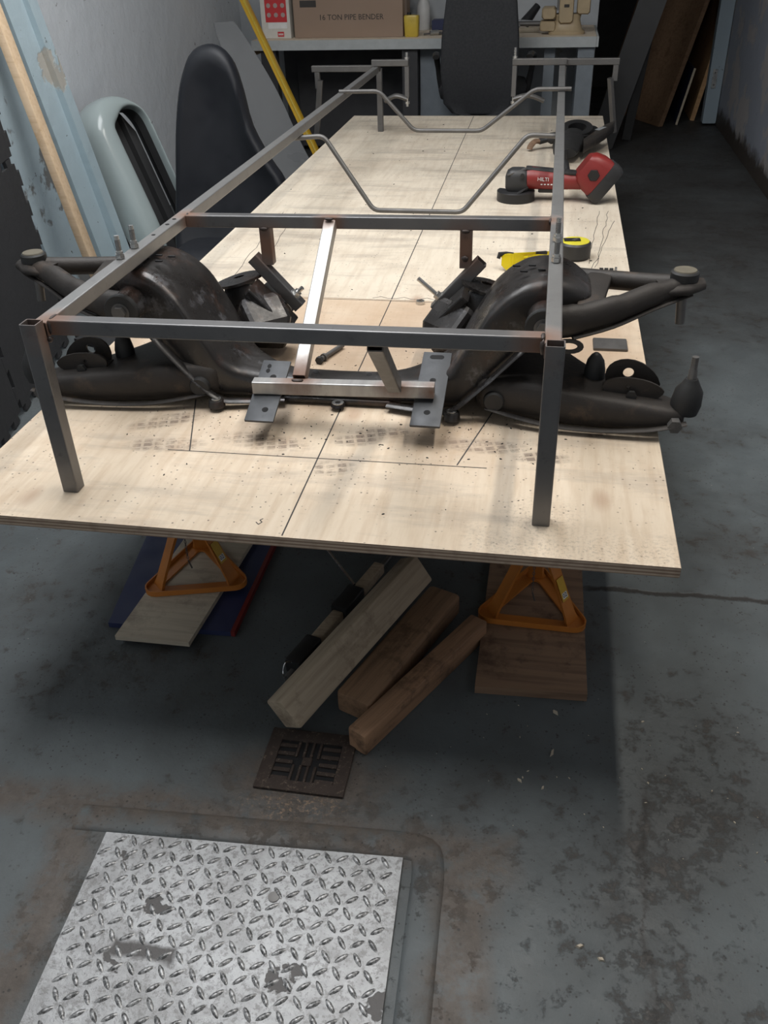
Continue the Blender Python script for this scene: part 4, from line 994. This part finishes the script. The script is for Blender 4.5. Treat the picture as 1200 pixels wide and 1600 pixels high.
# ================================================================== WORKBENCH AND WHAT STANDS ON IT
BZ = BT+.250
wb = thing('workbench', 'long workbench with pale worn top and grey painted edge at the back', 'workbench', (-.45, 4.8, 0))
part('top', 'benchtop', wb, box, -1.39, .58, 4.512, 5.13, BZ-.045, BZ, .003)
part('front_edge', 'benchpaint', wb, box, -1.39, .58, 4.50, 4.5118, BZ-.052, BZ-.0005, .002)
part('end_edge', 'benchpaint', wb, box, .5802, .592, 4.50, 5.13, BZ-.052, BZ-.0005, .002)
for x in (-1.30, -.46, .53):
    for y in (4.56, 5.06):
        part('leg', 'benchleg' if x > 0 else 'wall_dark', wb, box, x-.045, x+.045, y-.035, y+.035, .001, BZ-.0455, .003)
part('side_panel', 'benchleg', wb, box, -.41, -.20, 4.60, 4.62, .03, BZ-.0455); part('shelf_back', 'wall_dark', wb, box, -1.25, -.51, 4.98, 5.0, .03, BZ-.0455); part('stretcher', 'benchleg', wb, box, .30, .36, 4.57, 4.60, .03, BZ-.0455)
part('support_batten', 'pine', wb, box, -1.45, -1.392, 4.52, 5.1, BZ-.085, BZ-.047)

# cardboard carton
cb = thing('cardboard_carton', 'brown cardboard carton printed 16 TON PIPE BENDER on the workbench', 'carton', (-.83, 4.75, BZ))
part('carton', 'card', cb, box, -1.150, -.508, 4.60, 4.88, BZ+.0005, BZ+.36, .003)
part('tape_strip', 'cardtape', cb, box, -.5075, -.5065, 4.66, 4.74, BZ+.01, BZ+.35, .0002)
text_part('lettering', '16 TON PIPE BENDER', .040, basis((-1.0, 4.5995, BZ+.092), (1, 0, 0), (0, 0, 1), (0, -1, 0)), 'print', cb, .0006)
part('printed_block', 'print', cb, box, -1.108, -1.012, 4.5985, 4.5998, BZ+.158, BZ+.192, .0002)
# white and red carton
rb = thing('small_carton', 'cream carton with a red picture panel standing next to the brown carton', 'carton', (-1.25, 4.65, BZ))
part('carton', 'cream', rb, box, -1.345, -1.172, 4.60, 4.74, BZ+.0005, BZ+.33, .002)
rp = part('red_panel', 'boxred', rb, box, -1.318, -1.190, 4.5985, 4.5998, BZ+.085, BZ+.30, .0002)
for r in range(4):
    for c_ in range(3): part('picture', 'icon', rp, cyl, (-1.296+c_*.042, 4.5982, BZ+.122+r*.048), (-1.296+c_*.042, 4.5975, BZ+.122+r*.048), .0125, None, 10)
part('label_strip', 'white', rb, box, -1.305, -1.192, 4.598, 4.5997, BZ+.052, BZ+.083, .0003)
lg = part('logo_patch', 'boxred', rb, box, -1.252, -1.214, 4.598, 4.5997, BZ+.010, BZ+.036, .0002)
for k_ in range(4): part('logo_mark', 'white', lg, box, -1.2465+k_*.0075, -1.2415+k_*.0075, 4.5968, 4.5979, BZ+.018, BZ+.027, .0002)
# yellow tin
yt = thing('yellow_tin', 'small squat yellow tin with a dark cap at the end of the brown carton', 'tin', (-.455, 4.64, BZ))
part('can', 'tin', yt, lambda bm: loft(bm, [[V((-.46+u*w_, 4.62+v*w_*.8, BZ+z)) for u, v in rrect(1, 1, .2, 3)] for z, w_ in ((.0005, .072), (.006, .078), (.10, .086), (.108, .080), (.110, .03))]))
part('cap', 'black', yt, cyl, (-.475, 4.62, BZ+.108), (-.475, 4.62, BZ+.122), .012, .011, 14)
# white bottle with purple nozzle, blue boxes, brown handled tool, drill bit
sb = thing('spray_bottle', 'greyish white bottle with a purple nozzle at the back of the bench', 'bottle', (-.46, 5.0, BZ))
part('bottle', 'greywhite', sb, lambda bm: sweep(bm, [(-.44, 4.98, BZ+.0006), (-.44, 4.98, BZ+.012), (-.44, 4.98, BZ+.13), (-.44, 4.98, BZ+.17), (-.44, 4.98, BZ+.19)], [.036, .042, .040, .022, .016], 20))
part('nozzle', 'lightpaint', sb, bar, (-.44, 4.98, BZ+.205), (-.49, 4.92, BZ+.175), .028, .022, .005)
bm = B(); box(bm, -.385, -.29, 4.93, 5.03, BZ+.0005, BZ+.055, .004); tag(obj('blue_box', bm, 'blue'), 'dark blue plastic box at the back of the bench beside the bottle', 'box')
bm = B(); box(bm, -.65, -.50, 4.96, 5.05, BZ+.0005, BZ+.045, .004); tag(obj('dark_box', bm, 'black'), 'low black box on the bench behind the yellow tin', 'box')
tp = thing('tool_pot', 'dark pot holding brown handled tools on the bench behind the chair', 'tool pot', (-.245, 4.95, BZ))
part('pot', 'charcoal', tp, cyl, (-.245, 4.95, BZ+.0006), (-.245, 4.95, BZ+.085), .038, .044, 20, .003)
for dx, dy, m_ in ((-.05, -.01, 'chip'), (-.02, .02, 'dullsteel'), (.02, 0, 'timber_red')): part('tool_handle', m_, tp, sweep, [(-.245+dx*.2, 4.95+dy, BZ+.06), (-.245+dx*1.4, 4.95+dy, BZ+.24)], [.008, .010], 10)
db = thing('drill_bit', 'short steel hole cutter lying on the bench top next to the yellow tin', 'tool', (-.34, 4.66, BZ))
part('shank', 'dullsteel', db, cyl, (-.395, 4.645, BZ+.008), (-.36, 4.66, BZ+.010), .005, None, 10); part('cutter', 'zinc', db, cyl, (-.36, 4.66, BZ+.0135), (-.315, 4.68, BZ+.0135), .013, .013, 16); part('bit', 'dullsteel', db, cyl, (-.315, 4.68, BZ+.0095), (-.265, 4.70, BZ+.0095), .009, .007, 12)
# vice
vc = thing('bench_vice', 'large tan painted bench vice on the right end of the workbench', 'vice', (.40, 4.66, BZ))
def Vc(name, mat, fn, *a, **k): return part(name, mat, vc, fn, *a, **k)
Vc('base', 'vice', lambda bm: loft(bm, [[V((.415+u*w_, 4.66+v*w_*.75, BZ+z)) for u, v in rrect(1, 1, .3, 3)] for z, w_ in ((.0006, .20), (.014, .20), (.024, .17), (.07, .14), (.10, .15))]))
Vc('fixed_jaw', 'vice', box, .365, .445, 4.585, 4.74, BZ+.055, BZ+.21, .012); Vc('sliding_jaw', 'vice', box, .265, .352, 4.60, 4.72, BZ+.018, BZ+.068, .008); Vc('jaw_head', 'vice', box, .272, .352, 4.595, 4.725, BZ+.075, BZ+.135, .012)
Vc('anvil', 'vice', box, .462, .535, 4.60, 4.73, BZ+.098, BZ+.19, .010); Vc('screw', 'dullsteel', cyl, (.14, 4.66, BZ+.052), (.27, 4.66, BZ+.052), .013, None, 14); Vc('handle', 'crome', cyl, (.15, 4.60, BZ+.045), (.15, 4.74, BZ+.060), .006, None, 10)
Vc('jaw_plate', 'dullsteel', box, .353, .364, 4.595, 4.725, BZ+.12, BZ+.2); Vc('maker_plate', 'print', box, .392, .420, 4.5835, 4.5849, BZ+.135, BZ+.150)
bm = B(); box(bm, .13, .26, 4.76, 4.80, BZ+.0004, BZ+.022); tag(obj('wood_strip', bm, 'palewood'), 'short pale wooden strip on the bench beside the vice screw', 'offcut')
bm = B(); cyl(bm, (.05, 4.86, BZ+.0555), (.26, 4.80, BZ+.045), .009, None, 10); tag(obj('pipe_offcut', bm, 'panelgrey', None, 40), 'thin grey pipe lying behind the vice on the bench', 'pipe')
bm = B(); cyl(bm, (.17, 4.90, BZ+.034), (.24, 4.95, BZ+.12), .032, .02, 14); tag(obj('black_torch', bm, 'black', None, 40), 'stubby black lamp head leaning behind the tan vice', 'lamp')

# office chair
oc = thing('office_chair', 'black fabric office chair pushed up to the workbench', 'chair', (-.02, 4.3, 0))
def Oc(name, mat, fn, *a, parent=None, **k): return part(name, mat, parent or oc, fn, *a, **k)
def cback(bm):
    rings = []
    for z, w_, yo, th in ((.375, .12, .0, .03), (.39, .28, .0, .055), (.44, .37, -.005, .07), (.60, .405, -.01, .075), (.75, .395, .0, .075), (.90, .36, .015, .07), (1.0, .33, .03, .065), (1.06, .27, .04, .05), (1.08, .12, .045, .03)):
        rings.append([V((-.022+u*w_, 4.08+yo+v*th+.035*(2*u)**2*-1, z)) for u, v in rrect(1, 1, .28, 4)])
    loft(bm, rings)
Oc('backrest', 'chair', cback, smooth=70)
Oc('seat', 'chair', lambda bm: loft(bm, [[V((-.02+u*w_, 4.36+v*w_, z)) for u, v in rrect(1, 1, .25, 4)] for z, w_ in ((.42, .40), (.435, .46), (.475, .48), (.50, .45), (.505, .36))]), smooth=60)
Oc('back_bracket', 'black', bar, (-.02, 4.14, .47), (-.02, 4.20, .415), .07, .014, .003); Oc('seat_plate', 'black', box, -.12, .08, 4.18, 4.48, .395, .419)
Oc('gas_column', 'dullsteel', cyl, (-.02, 4.34, .11), (-.02, 4.34, .395), .024, .022, 18)
for s in (-1, 1): Oc('armrest', 'black', sweep, smoothpath([(-.02+s*.235, 4.40, .43), (-.02+s*.265, 4.38, .60), (-.02+s*.26, 4.30, .645), (-.02+s*.25, 4.20, .64)], 4), [(.018, .012)]*13, 10)
for k in range(5):
    a = 2*PI*k/5+.3; c_, s_ = math.cos(a), math.sin(a)
    ar = Oc('base_arm', 'black', bar, (-.02, 4.34, .10), (-.02+c_*.28, 4.34+s_*.28, .075), .04, .03, .006); part('caster', 'black', ar, cyl, (-.02+c_*.27-s_*.012, 4.34+s_*.27+c_*.012, .0275), (-.02+c_*.27+s_*.012, 4.34+s_*.27-c_*.012, .0275), .027, None, 16)

# ================================================================== RIGHT: BOARDS LEANING IN THE PASSAGE
def lean_r(bm, xb, xt, y0, y1, th, zb, zt):
    a = V((xb, 0, zb)); b = V((xt, 0, zt)); d = (b-a).normalized(); nn = V((d.z, 0, -d.x))
    loft(bm, [[V((q.x, y, q.z)) for q in (a, b, b+nn*th, a+nn*th)] for y in (y0, y1)])
bm = B(); poly(bm, [(0, 0), (.86, 0), (.86, 1.75), (0, 1.75)], basis((1.105, 5.80, .003), V((-.37, .77, 0)).normalized(), V((.21, .12, .765)).normalized(), V((.37, .21, 0)).normalized()), .035); tag(obj('brown_door', bm, 'brownboard'), 'wide dark brown board leaning at a slant in the passage', 'board')
bm = B(); lean_r(bm, 1.345, 1.70, 6.05, 7.0, .03, .003, 1.9); tag(obj('tan_board', bm, 'tanboard'), 'tan board leaning between the dark brown board and the blue jamb', 'board')
bt_ = thing('blue_board', 'low blue board with a bare wood edge in front of the tan board', 'board', (1.25, 6.1, 0))
part('panel', 'blue', bt_, lean_r, 1.23, 1.30, 5.90, 6.6, .012, .003, .36); part('edge', 'palewood', bt_, lean_r, 1.228, 1.300, 5.885, 5.8995, .014, .003, .362)
bm = B(); poly(bm, [(0, 0), (.16, 0), (.16, 1.5), (0, 1.5)], basis((.60, 5.10, .004), V((.93, -.1, .0)).normalized(), V((.26, .0, .96)).normalized(), (0, -1, 0)), .02)
tag(obj('dark_sheet', bm, 'charcoal'), 'dark sheet of board standing at a slant beside the workbench end', 'board')
bm = B(); bar(bm, (.86, 5.35, .004), (1.06, 5.35, 1.9), .06, .03, .003); tag(obj('dark_batten', bm, 'charcoal'), 'narrow dark batten standing beyond the slanted sheet in the passage', 'batten')
